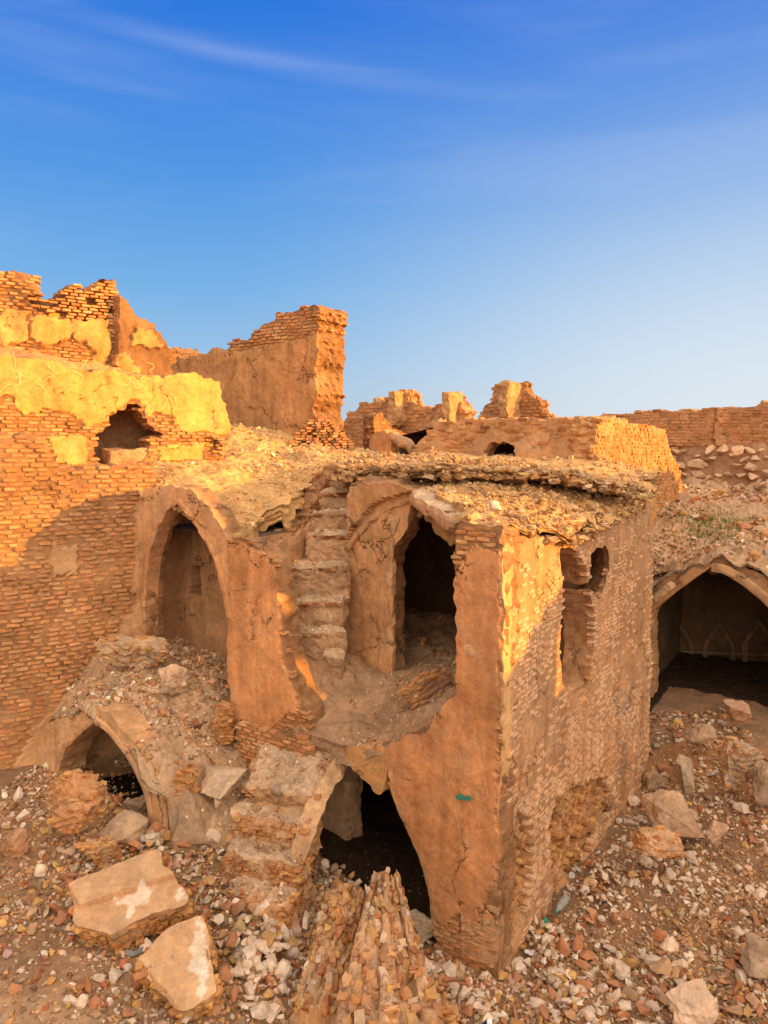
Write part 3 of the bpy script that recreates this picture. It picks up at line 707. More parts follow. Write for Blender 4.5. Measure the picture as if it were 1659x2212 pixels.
def edge_rubble(name, line, n, sz, drop, parent, pal, seed, out=.05, horiz=True):
    rs_ = np.random.default_rng(seed); A = np.array(line, float); t = rs_.uniform(0, len(A) - 1, n); P = np.stack([np.interp(t, np.arange(len(A)), A[:, k]) for k in range(3)], 1)
    P += rs_.normal(0, out, (n, 3)) * np.array([1, 1, .25]); P[:, 2] -= rs_.random(n) ** .8 * drop
    m = MB(); h = n // 2; c = pick(pal, n)
    bricks(m, P[:h], np.stack([rs_.uniform(.025, .08, h), rs_.uniform(.03, .06, h), rs_.uniform(.014, .026, h)], 1), (.9, .2, 0), (-.2, .9, 0), (0, 0, 1), c[:h], .45, 0, .16)
    stones(m, P[h:], np.clip(np.exp(rs_.normal(math.log(sz), .5, n - h)), .012, .09), c[h:], .5)
    o = m.build(name, [M_RUB], parent); o['kind'] = 'stuff'; return o
PAL_ROOFR = np.array([[.56,.36,.17],[.48,.29,.13],[.38,.22,.11],[.52,.38,.24],[.30,.18,.10]])
edge_rubble('crust_rubble', [at_d(*q) - np.array([0, .05, .02]) for q in cpx], 620, .026, .15, B, PAL_ROOFR, 5, .09)
edge_rubble('edge_rubble', [at_d(*q) for q in [(1003,1126,8.2),(1040,1134,7.6),(1078,1142,7.4),(1130,1154,7.85),(1190,1164,8.3),(1240,1158,8.7),(1290,1135,9.4),(1345,1100,10.1),(1400,1066,11.2)]], 520, .03, .07, B, PAL_ROOFR, 6, .05)
edge_rubble('lip_rubble', [at_d(*q) for q in [(320,1070,10.4),(385,1050,10.2),(450,1085,10.0),(500,1150,9.7),(540,1150,9.8)]], 300, .03, .07, B, PAL_ROOFR, 7, .06)
edge_rubble('recess_rubble', [at_d(*q) for q in [(765,1028,11),(850,1038,10.3),(905,1056,9.8),(960,1085,9.1),(1008,1118,8.3)]], 300, .03, .12, B, PAL_RUB * .85, 8, .07)
# terrace inside the recess (floor of the upper storey)
T_ = [at_d(*q) for q in [(645,1535,8.9),(740,1605,8.45),(835,1612,8.25),(960,1512,8.2),(985,1500,8.1),(900,1440,9.9),(740,1430,9.6),(660,1440,9.3),(848,1440,10.4),(985,1430,10.2),(800,1520,9.1),(690,1560,8.75),(620,1430,9.6)]]
T_ += [np.array([2.6, 11.5, 2.4]), np.array([-1.0, 12.5, 2.5])]
terz = rbf([tuple(q) for q in T_])
tp = [F2(FF,650,1540,0), F2(FF,700,1585,.05), F2(FF,748,1612,.02), F2(FF,790,1612,.0), F2(FF,836,1612,-.02), F2(FF,900,1590,-.05), F2(FF,950,1530,-.03), F2(FF,988,1510,-.1), P2(1000,1450,8.2), P2(1040,1400,9.5), (3.1,12.0), (0,13.6), (-3.0,11.5), P2(560,1450,10.2), P2(600,1540,9.2)]
hslab('terrace_floor', tp, terz, [M_EARTH], B, cell=.04, thick=.22, layers=4, jag=.08, seed=70, col=(.34,.22,.14), strata=.05, rough=.12)

# upper staircase
us = MB(); 
SU = thing('upper_staircase', '', '', at_d(682, 1425, 9.5)); del SU['label']; del SU['category']; SU.parent = B
SU.location = tuple(np.array(SU['_o']) - np.array(B['_o']))
ST = [(622,742,1364,1430,9.35,.5),(611,741,1298,1366,9.62,.6),(627,750,1222,1300,9.95,.55),(674,758,1152,1226,10.3,.5),(688,764,1106,1156,10.62,.5),(704,772,1062,1110,10.95,.5),(722,790,1026,1066,11.25,.5)]
for k, (xl, xr, yt, yb, d, dep) in enumerate(ST):
    a = at_d(xl - 14, yt, d); b = at_d(xr, yt, d); c = at_d(xr, yb + (60 if k == 0 else 14), d); zt = a[2]; zb = c[2]
    m = MB(); cx = (a[0] + b[0]) / 2
    rough_box(m, (cx, d + dep / 2, (zt + zb) / 2), (1, 0, 0), (0, 1, 0), (0, 0, 1), ((b[0] - a[0]) / 2 + .02, dep / 2 + .02, (zt - zb) / 2), .026, .058, (.42, .27, .165), 80 + k, round_=.06, topcol=(.50, .38, .28), freq=5)
    n = int(9 + 3 * RNG.random()); xs = np.linspace(a[0] + .05, b[0] - .05, n)
    cen = np.stack([xs, np.full(n, d + .03), np.full(n, zt - .055) + RNG.normal(0, .006, n)], 1)
    bricks(m, cen, np.stack([RNG.uniform(.03, .055, n), np.full(n, .06), np.full(n, .024)], 1), (1,0,0), (0,1,0), (0,0,1), pick(PAL_DARK, n) * .8, .25, 0, .06)
    m.build('step', [M_EARTH, M_BRICK], SU)
# wall beside the stair

# lower staircase
SL_ = thing('lower_staircase', '', '', at_d(600, 2015, 7.1)); del SL_['label']; del SL_['category']; SL_.parent = B
SL_.location = tuple(np.array(SL_['_o']) - np.array(B['_o']))
wx = np.array([math.sin(math.radians(20)), math.cos(math.radians(20)), 0]); wv = np.array([-wx[1], wx[0], 0])
LS = [((681,1722),8.02,1.62,None,(743,1612),8.5,.62),((654,1796),7.74,.0,None,None,0,.40),((638,1878),7.44,.0,None,None,0,.42),((615,1957),7.14,.0,None,None,0,.42)]
fr_pts = [at_d(683,1716,8.05), at_d(656,1790,7.76), at_d(640,1874,7.46), at_d(617,1957,7.16)]
top = at_d(743, 1618, 8.55)
wid = [.98, .95, .92, .78]; bots = [1.12, .82, .35, .30]
seq = fr_pts
for k, p in enumerate(seq):
    m = MB(); zt = p[2]; zb = bots[k]
    if k == 0:
        dep = np.linalg.norm((top - p)[:2]); ctr = p + wx * dep / 2 + wv * wid[k] / 2; rise = top[2] - p[2]
        ax = wx * 1.0; axd = np.array([ax[0], ax[1], rise / dep]); axd /= np.linalg.norm(axd)
        upd = np.cross(axd, wv); upd = upd / np.linalg.norm(upd); upd = upd if upd[2] > 0 else -upd
        rough_box(m, (ctr[0], ctr[1], (zt + top[2]) / 2 - .17), axd, wv, upd, (dep / 2 + .04, wid[k] / 2, .17), .025, .09, (.46, .29, .17), 90 + k, round_=.10, topcol=(.50, .37, .27), freq=6)
    else:
        dep = .42; ctr = p + wx * dep / 2 + wv * wid[k] / 2
        rough_box(m, (ctr[0], ctr[1], (zt + zb) / 2), wx, wv, (0, 0, 1), (dep / 2, wid[k] / 2, (zt - zb) / 2), .025, .085, (.47, .29, .17), 90 + k, round_=.05, topcol=(.50, .37, .27), freq=6)
    # brick courses showing in the riser and flank
    hr = .30 if k < 3 else .36
    for row in range(int(hr / .055)):
        z = zt - .05 - row * .055; n = 9
        t = (np.arange(n) + .5 * (row % 2)) / n * wid[k]
        cen = p + wv * t[:, None] + wx * (.035 + RNG.uniform(-.012, .02, n))[:, None]; cen[:, 2] = z + RNG.normal(0, .007, n)
        kp = RNG.random(n) < .85
        bricks(m, cen[kp], np.stack([RNG.uniform(.035, .055, n), np.full(n, .05), np.full(n, .02)], 1)[kp], wv, wx, (0,0,1), (pick(PAL_OCHRE, n) * .5 + pick(PAL_BRICK, n) * .5)[kp], .28, 1, .09)
        if k < 1: continue
        n2 = 4; t = (np.arange(n2) + .5) * .1
        cen = p + wx * t[:, None] + wv * (.03 + RNG.uniform(-.012, .02, n2))[:, None]; cen[:, 2] = z + RNG.normal(0, .007, n2)
        bricks(m, cen, np.stack([RNG.uniform(.035, .055, n2), np.full(n2, .05), np.full(n2, .02)], 1), wx, wv, (0,0,1), pick(PAL_OCHRE, n2), .28, 1, .09)
    m.build('step', [M_EARTH, M_BRICK], SL_)
# curved plaster flank carrying the flight (half arch)
m = MB(); cur = [(755,1656,8.5),(734,1684,8.32),(713,1722,8.12),(692,1768,7.94),(672,1818,7.78),(658,1866,7.64),(650,1910,7.56)]
cp = np.array([at_d(*q) for q in cur]); tops = np.array([at_d(*q) for q in [(738,1618,8.5),(704,1660,8.28),(676,1712,8.1),(650,1762,7.92),(640,1800,7.76),(630,1850,7.6),(624,1905,7.5)]])
n = 40; tt = np.linspace(0, len(cp) - 1, n)
def ip(A, t): return np.stack([np.interp(t, np.arange(len(A)), A[:, q]) for q in range(3)], 1)
b0 = ip(cp, tt); t0 = ip(tops, tt); rows = []
for q in np.linspace(0, 1, 6): rows.append(t0 * (1 - q) + b0 * q)
for q in np.linspace(.1, 1, 9): rows.append(b0 + wv * q * .9 - np.array([0, 0, .05]) * q)
V = np.stack(rows, 1).reshape(-1, 3); mm = len(rows)
V = V + np.stack([fbm(V[:, 0], V[:, 1], V[:, 2], 6, 3, 200 + q) for q in range(3)], 1) * .035
F = [(i_ * mm + j_, i_ * mm + j_ + 1, (i_ + 1) * mm + j_ + 1, (i_ + 1) * mm + j_) for i_ in range(n - 1) for j_ in range(mm - 1)]
m.add(V, F, np.array([.50, .33, .205]) * (1 + .25 * fbm(V[:, 0], V[:, 1], V[:, 2], 5, 3, 9))[:, None]); m.build('arch_soffit', [M_EARTH], SL_)
# masonry cylinder under the pier beside the stair
FP = Frame(FF.w(FF.uv(560,1600)[0], 0, .18)[:2], VDIR)
wall('pier_base', FP, [(512,1560),(560,1575),(610,1590),(655,1600),(665,1640),(640,1700),(610,1760),(540,1760),(520,1700),(505,1640)], BR, B, thick=.3, cell=.035, seed=34, lump=.06, **BH)

# ------------------------------------------------------------------ left brick wall
LB = thing('brick_wall', 'tall brick wall at the left edge, half sunlit, its courses running back to the pointed arch', 'wall', FL.w(-1.0, 1.0))
lo = [(-120,938),(0,940),(60,940),(104,950),(118,1006),(200,1010),(270,1006),(330,1008),(334,1100),(334,1800),(-120,1900)]
lP = FL.poly(lo)
wall('brickwork', FL, lP, BR, LB, world=True, thick=.5, cell=.05, bw=.19, bh=.062, seed=100, lump=.05, pal=PAL_BRICK[[0,1,2,5]], miss=.03, proud=.013, bgap=.017, onoise=.006, slope=0,
     plaster=[FL.poly([(30,1660),(60,1590),(130,1520),(170,1470),(240,1400),(290,1300),(292,1100),(340,1060),(340,1900),(20,1900)]), FL.poly([(108,1180),(165,1175),(172,1215),(150,1245),(112,1245)])], pcol=(.50,.30,.16), mcol=(.35,.195,.10))

# ------------------------------------------------------------------ plastered upper wall, left
LP2 = thing('plastered_wall', 'yellow lit plastered wall with a ragged hole above the left brick wall', 'wall', FL2.w(1.5, 5.2))
o2 = [(-120,768),(0,768),(91,777),(160,795),(246,804),(355,814),(365,806),(400,806),(440,818),(469,822),(476,854),(490,877),(492,932),(480,960),(470,1015),(-120,1030)]
h2 = [(207,1003),(206,935),(232,923),(237,895),(260,888),(269,880),(282,872),(301,877),(314,905),(328,927),(352,938),(345,945),(322,950),(319,994),(255,1006)]
p2 = [[(-130,750),(500,750),(495,936),(440,934),(378,927),(360,900),(318,905),(300,868),(280,866),(240,890),(228,912),(182,923),(160,905),(118,882),(87,882),(82,900),(50,900),(27,866),(0,859),(-130,850)],
      [(109,941),(186,941),(187,1003),(112,1003)], [(342,964),(434,960),(434,1000),(340,1000)]]
wall('wall_body', FL2, o2, [M_PLAS, M_BRICK], LP2, holes=[FL2.poly(h2)], thick=.4, cell=.03, bw=.17, bh=.052, plaster=[FL2.poly(q) for q in p2], pth=.014, seed=110, lump=.04, pcol=(.66,.385,.13), proud=.012, pnoise=.07,
     erode=[(FL2.poly([(438,948),(474,948),(474,988),(438,988)]), .16)])
room('hollow_room', FL2, .2, 2.6, .42, .95, 5.0, 6.3, LP2, mat=M_DARK, col=(.45,.27,.15))
# brick bench inside hole
mb = MB(); q = at_d(275, 985, 11.6); rough_box(mb, q + np.array([0,0,-.05]), (.8,.6,0), (-.6,.8,0), (0,0,1), (.35,.2,.16), .05, .04, (.45,.28,.16), 9); mb.build('bench_block', [M_ROCK], LP2)

L3 = thing('ruined_upper_wall', 'highest broken brick wall at upper left with jagged top and patches of cracked plaster', 'ruin', FL3.w(1.5, 6.2))
o3 = [(-120,560),(0,576),(30,584),(77,599),(84,634),(97,640),(109,643),(125,647),(128,624),(150,615),(182,624),(196,608),(237,604),(255,615),(256,654),(275,664),(285,680),(319,709),(339,736),(365,759),(372,775),(368,840),(-120,860)]
p3 = [[(60,690),(120,668),(150,690),(148,740),(100,750),(62,740)], [(0,672),(55,672),(59,745),(0,745)], [(150,700),(175,688),(232,695),(234,795),(190,790),(205,760),(175,740),(150,735)], [(273,735),(285,708),(318,722),(342,758),(320,760),(300,752),(275,752)], [(246,770),(262,765),(280,790),(300,815),(246,815)]]
wall('wall_body', FL3, o3, PB, L3, holes=[FL3.poly(q) for q in ([(75,645),(84,643),(84,652),(76,654)], [(118,650),(130,653),(135,663),(124,662)], [(201,652),(212,649),(213,657),(203,660)])], thick=.45, cell=.035, bw=.16, bh=.05,
     plaster=[FL3.poly(q) for q in p3], pth=.022, seed=120, lump=.10, jag=.08, pcol=(.62,.35,.13), miss=.08, proud=.02, relief=[(FL3.poly([(246,640),(380,700),(380,860),(246,860)]), .16), (FL3.poly([(60,640),(128,620),(240,600),(240,690),(140,690),(80,680)]), -.14)])
# sloping ledge of debris between the two walls
def ledz(x, y):
    s = (np.asarray(x) - FL2.O[0]) * FL2.d[0] + (np.asarray(y) - FL2.O[1]) * FL2.d[1]; t = -((np.asarray(x) - FL2.O[0]) * FL2.n[0] + (np.asarray(y) - FL2.O[1]) * FL2.n[1])
    return 6.62 - .13 * s + .38 * np.clip(t, 0, 1.2)
lq = [tuple(FL2.w(a_, 0, b_)[:2]) for a_, b_ in ((-.9,-.1),(2.6,-.1),(2.6,-1.1),(-.9,-1.1))]
hslab('ledge', lq, ledz, [M_ROOF], L3, cell=.06, thick=.3, layers=2, seed=125, col=(.50,.29,.14), rough=.12, strata=.04)

# ------------------------------------------------------------------ tall wall fragment
TW = thing('tower_wall', 'tall standing wall fragment left of centre with smooth shaded face and sunlit broken edge', 'wall', FT.w(2, 5.6))
ot = [(497,763),(497,743),(529,734),(542,720),(570,708),(583,700),(597,686),(606,677),(640,670),(684,665),(693,675),(690,700),(688,760),(684,830),(683,900),(680,960),(606,960),(485,960),(365,960),(360,820),(360,752),(401,775),(437,763),(456,763)]
pt = [(340,700),(456,755),(494,766),(560,752),(570,745),(600,745),(620,738),(656,733),(689,722),(700,980),(340,980)]
wall('wall_body', FT, ot, PB, TW, thick=.85, cell=.055, bw=.2, bh=.066, plaster=[FT.poly(pt)], seed=130, lump=.05, jag=.09, pcol=(.50,.265,.12), layers=12, pnoise=.05)

# low stepped brick heap at its foot
mb = MB(); rs = np.random.default_rng(5)
for k in range(14):
    z = 5.30 + k * .052; wd = 1.5 * (1 - k / 17) ; n = int(wd / .13) + 1
    for r in range(3):
        c = at_d(700, 950, 14.3); xs = c[0] - .15 + np.linspace(-wd * .45, wd * .55, n) + rs.normal(0, .03, n)
        cen = np.stack([xs, np.full(n, c[1] + r * .13 + k * .035) + rs.normal(0, .02, n), np.full(n, z)], 1)
        bricks(mb, cen, np.stack([rs.uniform(.045, .07, n), np.full(n, .05), rs.uniform(.019, .025, n)], 1), (.9,.3,0), (-.3,.9,0), (0,0,1), pick(PAL_BRICK, n), .2, 0, .06)
tag(mb.build('brick_heap', [M_BRICK]), 'small stepped heap of sunlit bricks at the foot of the tall wall fragment', 'brick heap')

# ------------------------------------------------------------------ middle distance ruins
FRW = thing('far_ruin', 'long shaded broken brick wall with two upright piers, far behind the roof', 'ruin', FM.w(0, 5.0))
om = [(700,945),(718,927),(739,914),(762,886),(778,876),(811,862),(830,860),(856,857),(860,848),(887,850),(889,867),(908,878),(925,878),(967,868),(973,850),(990,852),(996,865),(1004,905),(1006,940),(1006,1005),(700,1005)]
wall('wall_body', FM, om, BR, FRW, holes=[FM.poly([(836,901),(844,901),(844,908),(837,908)]), FM.poly([(856,908),(866,907),(866,920),(857,920)])], thick=.5, cell=.08, bw=.26, bh=.10, seed=140, lump=.08, jag=.1, pal=PAL_DARK * .6 + PAL_BRICK[:5] * .55, mcol=(.48,.29,.16))
def pier(name, fr, x0, x1, y0, y1, dep, parent, col=(.52,.3,.15)):
    s0, z0 = fr.uv(x0, y1); s1, z1 = fr.uv(x1, y0); m = MB()
    rough_box(m, fr.w((s0 + s1) / 2, (z0 + z1) / 2, dep / 2 - .1), (*fr.d, 0), (*fr.n, 0), (0, 0, 1), (abs(s1 - s0) / 2, dep / 2 + .1, (z1 - z0) / 2), .09, .07, col, int(x0), round_=.04)
    return m.build(name, [M_WALL], parent)
pier('pier', FM, 858, 876, 846, 922, .5, FRW); pier('pier', FM, 975, 992, 846, 915, .5, FRW)
SB = thing('brick_stub', 'low sunlit brick stub with broken sloping top before the far ruin', 'ruin', at_d(850, 990, 16.5))
FSB = Frame(at_d(808, 950, 17.0)[:2], 48.0)
wall('wall_body', FSB, [(806,900),(812,896),(830,898),(840,915),(860,928),(889,940),(893,975),(890,1000),(806,1000)], BR, SB, thick=.35, cell=.07, bw=.22, bh=.09, seed=145, lump=.08, jag=.05)
FSC = Frame(at_d(847, 960, 15.6)[:2], VDIR)
wall('plaster_front', FSC, [(804,938),(820,930),(847,940),(847,1005),(804,1005)], PB, SB, thick=.3, cell=.06, plaster=[FSC.poly([(790,920),(860,920),(860,1010),(790,1010)])], seed=146, brick=False, mcol=(.52,.3,.15))
mb = MB(); a = at_d(848, 940, 15.5); b = at_d(893, 972, 15.3); d = b - a; Lr = np.linalg.norm(d); d /= Lr
rough_box(mb, (a + b) / 2, d, np.cross((0,0,1), d), (0,0,1), (Lr / 2, .25, .09), .05, .05, (.45,.27,.15), 7); mb.build('fallen_beam', [M_ROCK], SB)
SR = thing('far_stub_tower', 'broken brick corner tower standing alone on the skyline right of centre', 'ruin', FS.w(0, 6.0))
os_ = [(1032,908),(1034,898),(1043,880),(1061,868),(1063,839),(1080,836),(1104,828),(1133,824),(1135,841),(1141,857),(1159,860),(1167,876),(1182,908)]
wall('wall_body', FS, os_, BR, SR, thick=.5, cell=.08, bw=.28, bh=.11, seed=150, lump=.12, jag=.1, pal=PAL_DARK * .6 + PAL_BRICK[:5] * .5, miss=.06)
pier('corner_pier', FS, 1105, 1126, 826, 905, 1.0, SR, (.50,.3,.15))

# ------------------------------------------------------------------ far block on the roof
FBK = thing('far_brick_block', 'square brick block behind the roof with a ragged dark hole and one brightly sunlit side', 'ruin', FBF.w(0, 5.0))
of = [(870,1010),(892,964),(925,938),(941,922),(944,911),(1040,906),(1188,903),(1240,905),(1291,906),(1291,1030),(870,1040)]
hf = [(1043,1000),(1044,975),(1058,956),(1094,957),(1104,961),(1110,973),(1119,986),(1117,999)]
wall('front_face', FBF, of, [M_WALL, M_BRICK], FBK, holes=[FBF.poly(hf)], thick=.45, cell=.05, bw=.23, bh=.075, seed=160, lump=.05, pal=np.concatenate([PAL_DARK, PAL_BRICK]), edge_bricks=False, proud=.0, miss=.1, mcol=(.50,.29,.155), onoise=.01,
     plaster=[FBF.poly([(1010,1010),(1015,955),(1050,935),(1075,930),(1085,950),(1130,955),(1180,960),(1290,970),(1290,1040),(1000,1040)])], pth=.0, pcol=(.50,.29,.155), jag=.04)
orr = [(1290,905),(1330,903),(1345,908),(1400,920),(1434,929),(1440,950),(1452,985),(1463,1010),(1474,1060),(1470,1130),(1420,1260),(1290,1260)]
oP = FBR.poly(orr); oP[0] = (-.02, oP[0][1]); oP[-1] = (-.02, 3.5)
wall('side_face', FBR, oP, BR, FBK, world=True, thick=.45, cell=.05, bw=.19, bh=.072, seed=165, lump=.05, proud=.01, mcol=(.55,.32,.15), miss=.02)
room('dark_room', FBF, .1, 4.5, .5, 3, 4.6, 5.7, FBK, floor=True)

# ------------------------------------------------------------------ far right walls
WR = thing('long_brick_wall', 'long shaded brick wall on the right skyline above a course of big pale stones', 'wall', FW.w(-2, 4.3))
ow = [(1180,908),(1240,905),(1330,894),(1430,889),(1500,886),(1560,880),(1659,875),(1760,870),(1760,975),(1659,966),(1440,966),(1180,975)]
wall('brickwork', FW, ow, BR, WR, thick=.6, cell=.08, bw=.25, bh=.085, seed=170, lump=.05, pal=PAL_DARK * .55 + PAL_BRICK[:5] * .5, mcol=(.46,.25,.13), relief=[(FW.poly([(1543,870),(1562,870),(1562,970),(1543,970)]), .12)], jag=.06)
ow2 = [(1400,962),(1760,962),(1760,1110),(1400,1110)]
st = wall('stone_course', FW, ow2, [M_WALL, M_BRICK], WR, thick=.6, cell=.08, brick=False, seed=171, mcol=(.38,.235,.15), lump=.12)
mb = MB(); rs = np.random.default_rng(4); P_ = []; S_ = []
P4 = FW.poly([(1440,966),(1700,966),(1700,1075),(1440,1075)]); smin = min(p[0] for p in P4); smax = max(p[0] for p in P4); zmin = min(p[1] for p in P4); zmax = max(p[1] for p in P4)
z = zmin
while z < zmax:
    s = smin + rs.uniform(0, .3)
    while s < smax:
        sz = rs.uniform(.11, .25)
        if rs.random() < .93: P_.append(FW.w(s, z + rs.normal(0, .04), .06)); S_.append(sz)
        s += sz * 1.55
    z += .215
c = np.array([.62,.45,.31]) * rs.uniform(.8, 1.2, (len(P_), 1)); stones(mb, np.array(P_), np.array(S_), c, .25)
mb.build('pale_stones', [M_RUB], WR)

# ------------------------------------------------------------------ right vault
VT = thing('vaulted_chamber', 'half buried vaulted chamber at the right edge with a dark pointed mouth', 'ruin', FV.w(0, .9))
ov = [(1395,1330),(1398,1290),(1420,1262),(1450,1238),(1480,1222),(1510,1208),(1540,1196),(1575,1205),(1610,1222),(1659,1250),(1720,1290),(1800,1340),(1800,1560),(1395,1560)]
hv = [(1412,1570),(1408,1318),(1440,1288),(1480,1258),(1510,1236),(1540,1217),(1570,1222),(1610,1245),(1659,1284),(1700,1325),(1730,1400),(1735,1570)]
wall('mouth_wall', FV, ov, [M_WALL, M_BRICK], VT, snap=False, holes=[FV.poly(hv)], thick=.4, cell=.04, bw=.2, bh=.07, seed=180, lump=.03, brick=False, mcol=(.46,.28,.16), jag=.02)
rib('arch_ring', FV, [(1408,1318),(1440,1288),(1480,1258),(1510,1236),(1540,1217)], .16, .5, [M_PLAS2], VT, off=.10, col=(.52,.29,.15), inward=-.12)
rib('arch_ring', FV, [(1540,1217),(1570,1222),(1610,1245),(1659,1284),(1700,1325)], .16, .5, [M_PLAS2], VT, off=.10, col=(.50,.31,.18), inward=-.03)
sa, _ = FV.uv(1730, 1400); sb, _ = FV.uv(1400, 1400)
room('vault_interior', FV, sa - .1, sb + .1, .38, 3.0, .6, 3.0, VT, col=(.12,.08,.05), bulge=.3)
FVI = FV.back(3.0)
for (xa, xb, yt) in ((1425,1500,1345),(1520,1590,1350),(1605,1680,1345)):
    rib('wall_niche', FVI, [(xa,1480),(xa,yt + 40),((xa + xb) / 2, yt - 12),(xb,yt + 40),(xb,1480)], .10, .12, [M_DARK], VT, off=.1, col=(.20,.13,.08))
rib('shelf', FVI, [(1420,1400),(1700,1412)], .06, .12, [M_DARK], VT, off=.1, col=(.22,.15,.09))
# debris mound over the vault
mp_ = [(1408,1275,13.9),(1445,1235,13.5),(1480,1215,13.3),(1540,1190,13.1),(1610,1212,12.7),(1659,1240,12.4),(1420,1200,14.8),(1440,1120,16.2),(1475,1062,17.8),(1560,1068,18.2),(1659,1075,17.6),(1560,1120,15.6),(1659,1150,14.6),(1760,1100,16),(1760,1290,12)]
mz = rbf([tuple(at_d(*q)) for q in mp_])
mpoly = [F2(FV,1385,1260,.03), F2(FV,1540,1200,.06), F2(FV,1659,1240,.06), F2(FV,1800,1300,.06), (13,15), (13,20), (6,21), (5.0,18.5), (4.6,15.6)]
MD = hslab('debris_mound', mpoly, mz, [M_EARTH], None, cell=.06, thick=lambda x, y: np.clip(.05 - ((x - FV.O[0]) * FV.n[0] + (y - FV.O[1]) * FV.n[1] + .3) * .5, .05, .4), layers=4, jag=.12, seed=190, col=(.44,.30,.20), rough=.16, strata=.04, bands=[1,.8,1.1,.7,.9]); structure(MD)

# ------------------------------------------------------------------ lower left arch
AR = thing('buried_arch', 'low pointed arch half buried in rubble at lower left', 'arch', FA.w(1.2, 1.0))
oa = [(20,1665),(60,1600),(110,1560),(160,1542),(215,1528),(250,1545),(288,1585),(316,1625),(344,1680),(362,1740),(374,1800),(378,1880),(20,1860)]
ha = [(128,1870),(130,1690),(134,1650),(150,1612),(180,1578),(213,1556),(245,1580),(275,1618),(300,1660),(320,1705),(332,1760),(336,1880)]
wall('arch_wall', FA, oa, PB, AR, snap=False, brick=False, mcol=(.50,.31,.17), holes=[FA.poly(ha)], thick=.3, cell=.028, edge_bricks=False, plaster=[FA.poly([(10,1500),(215,1500),(300,1540),(400,1660),(400,1740),(400,1900),(10,1900)])], seed=200, lump=.04, pcol=(.50,.31,.17), pal=PAL_OCHRE, onoise=.012, **BH)
rib('arch_ring', FA, [(334,1800),(330,1750),(320,1705),(300,1660),(275,1618),(245,1580),(214,1557)], .10, .4, [M_PLAS2], AR, off=.06, col=(.56,.34,.2), inward=-.015)
rib('arch_ring', FA, [(213,1557),(180,1578),(150,1612),(134,1650),(130,1700)], .10, .4, [M_PLAS2], AR, off=.05, col=(.50,.30,.17), inward=-.015)
sc, _ = FA.uv(350, 1700); sd2, _ = FA.uv(120, 1700)
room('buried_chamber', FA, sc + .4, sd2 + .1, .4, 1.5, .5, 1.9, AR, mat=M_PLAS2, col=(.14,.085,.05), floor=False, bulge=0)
# slope of debris between the buried arch and the alcove
sp_ = [(213,1535,8.95),(110,1574,9.4),(60,1622,9.65),(330,1630,8.4),(400,1685,8.15),(425,1740,8.1),(300,1440,9.75),(240,1390,10.1),(330,1400,10.5),(420,1425,10.7),(495,1440,10.3),(495,1600,9.35),(520,1680,8.9),(300,1520,9.25),(400,1580,8.95),(440,1660,8.6),(345,1690,8.3),(180,1480,9.75),(400,1760,8.05),(385,1830,7.95),(450,1800,8.1),(470,1735,8.35),(540,1770,8.3)]
SPt = [tuple(at_d(*q)) for q in sp_] + [(-3.2, 11.8, 2.5), (-5.6, 9.8, 2.2)]
sz_ = rbf(SPt)
def slopez(x, y):
    z = sz_(x, y); 
    b = at_d(290, 1400, 9.9); z = z + .22 * np.exp(-(((x - b[0]) / .45) ** 2 + ((y - b[1]) / .35) ** 2))
    z = z + .10 * np.round(fbm(x, y, 0, 1.6, 3, 33) * 3) / 3
    return z
spoly = [F2(FA,20,1660,-.1), F2(FA,110,1560,-.08), F2(FA,190,1530,-.02), F2(FA,213,1530,.05), F2(FA,300,1600,.10), F2(FA,355,1662,.08), F2(FA,374,1800,.0), P2(385,1835,7.9), P2(450,1810,8.0), P2(540,1790,8.2), F2(FF,560,1700,.1), F2(FF,500,1600,-.05), F2(FF,497,1450,-.6), (-2.6,12.0), (-4.2,12.0), F2(FF,320,1430,-.4), F2(FL,290,1450,-.1), F2(FL,0,1600,-.1)]
def slthick(x, y):
    s = (x - FA.O[0]) * FA.d[0] + (y - FA.O[1]) * FA.d[1]; t = -((x - FA.O[0]) * FA.n[0] + (y - FA.O[1]) * FA.n[1])
    return np.where(s < -.15, .5, .05 + np.clip(t - .5, 0, .2))
SM = hslab('rubble_slope', spoly, slopez, [M_EARTH], None, cell=.035, thick=slthick, layers=7, jag=.12, seed=210, col=(.43,.30,.20), rough=.12, strata=.05, bands=[1,.75,1.05,.7,.95,.65,.8]); structure(SM)
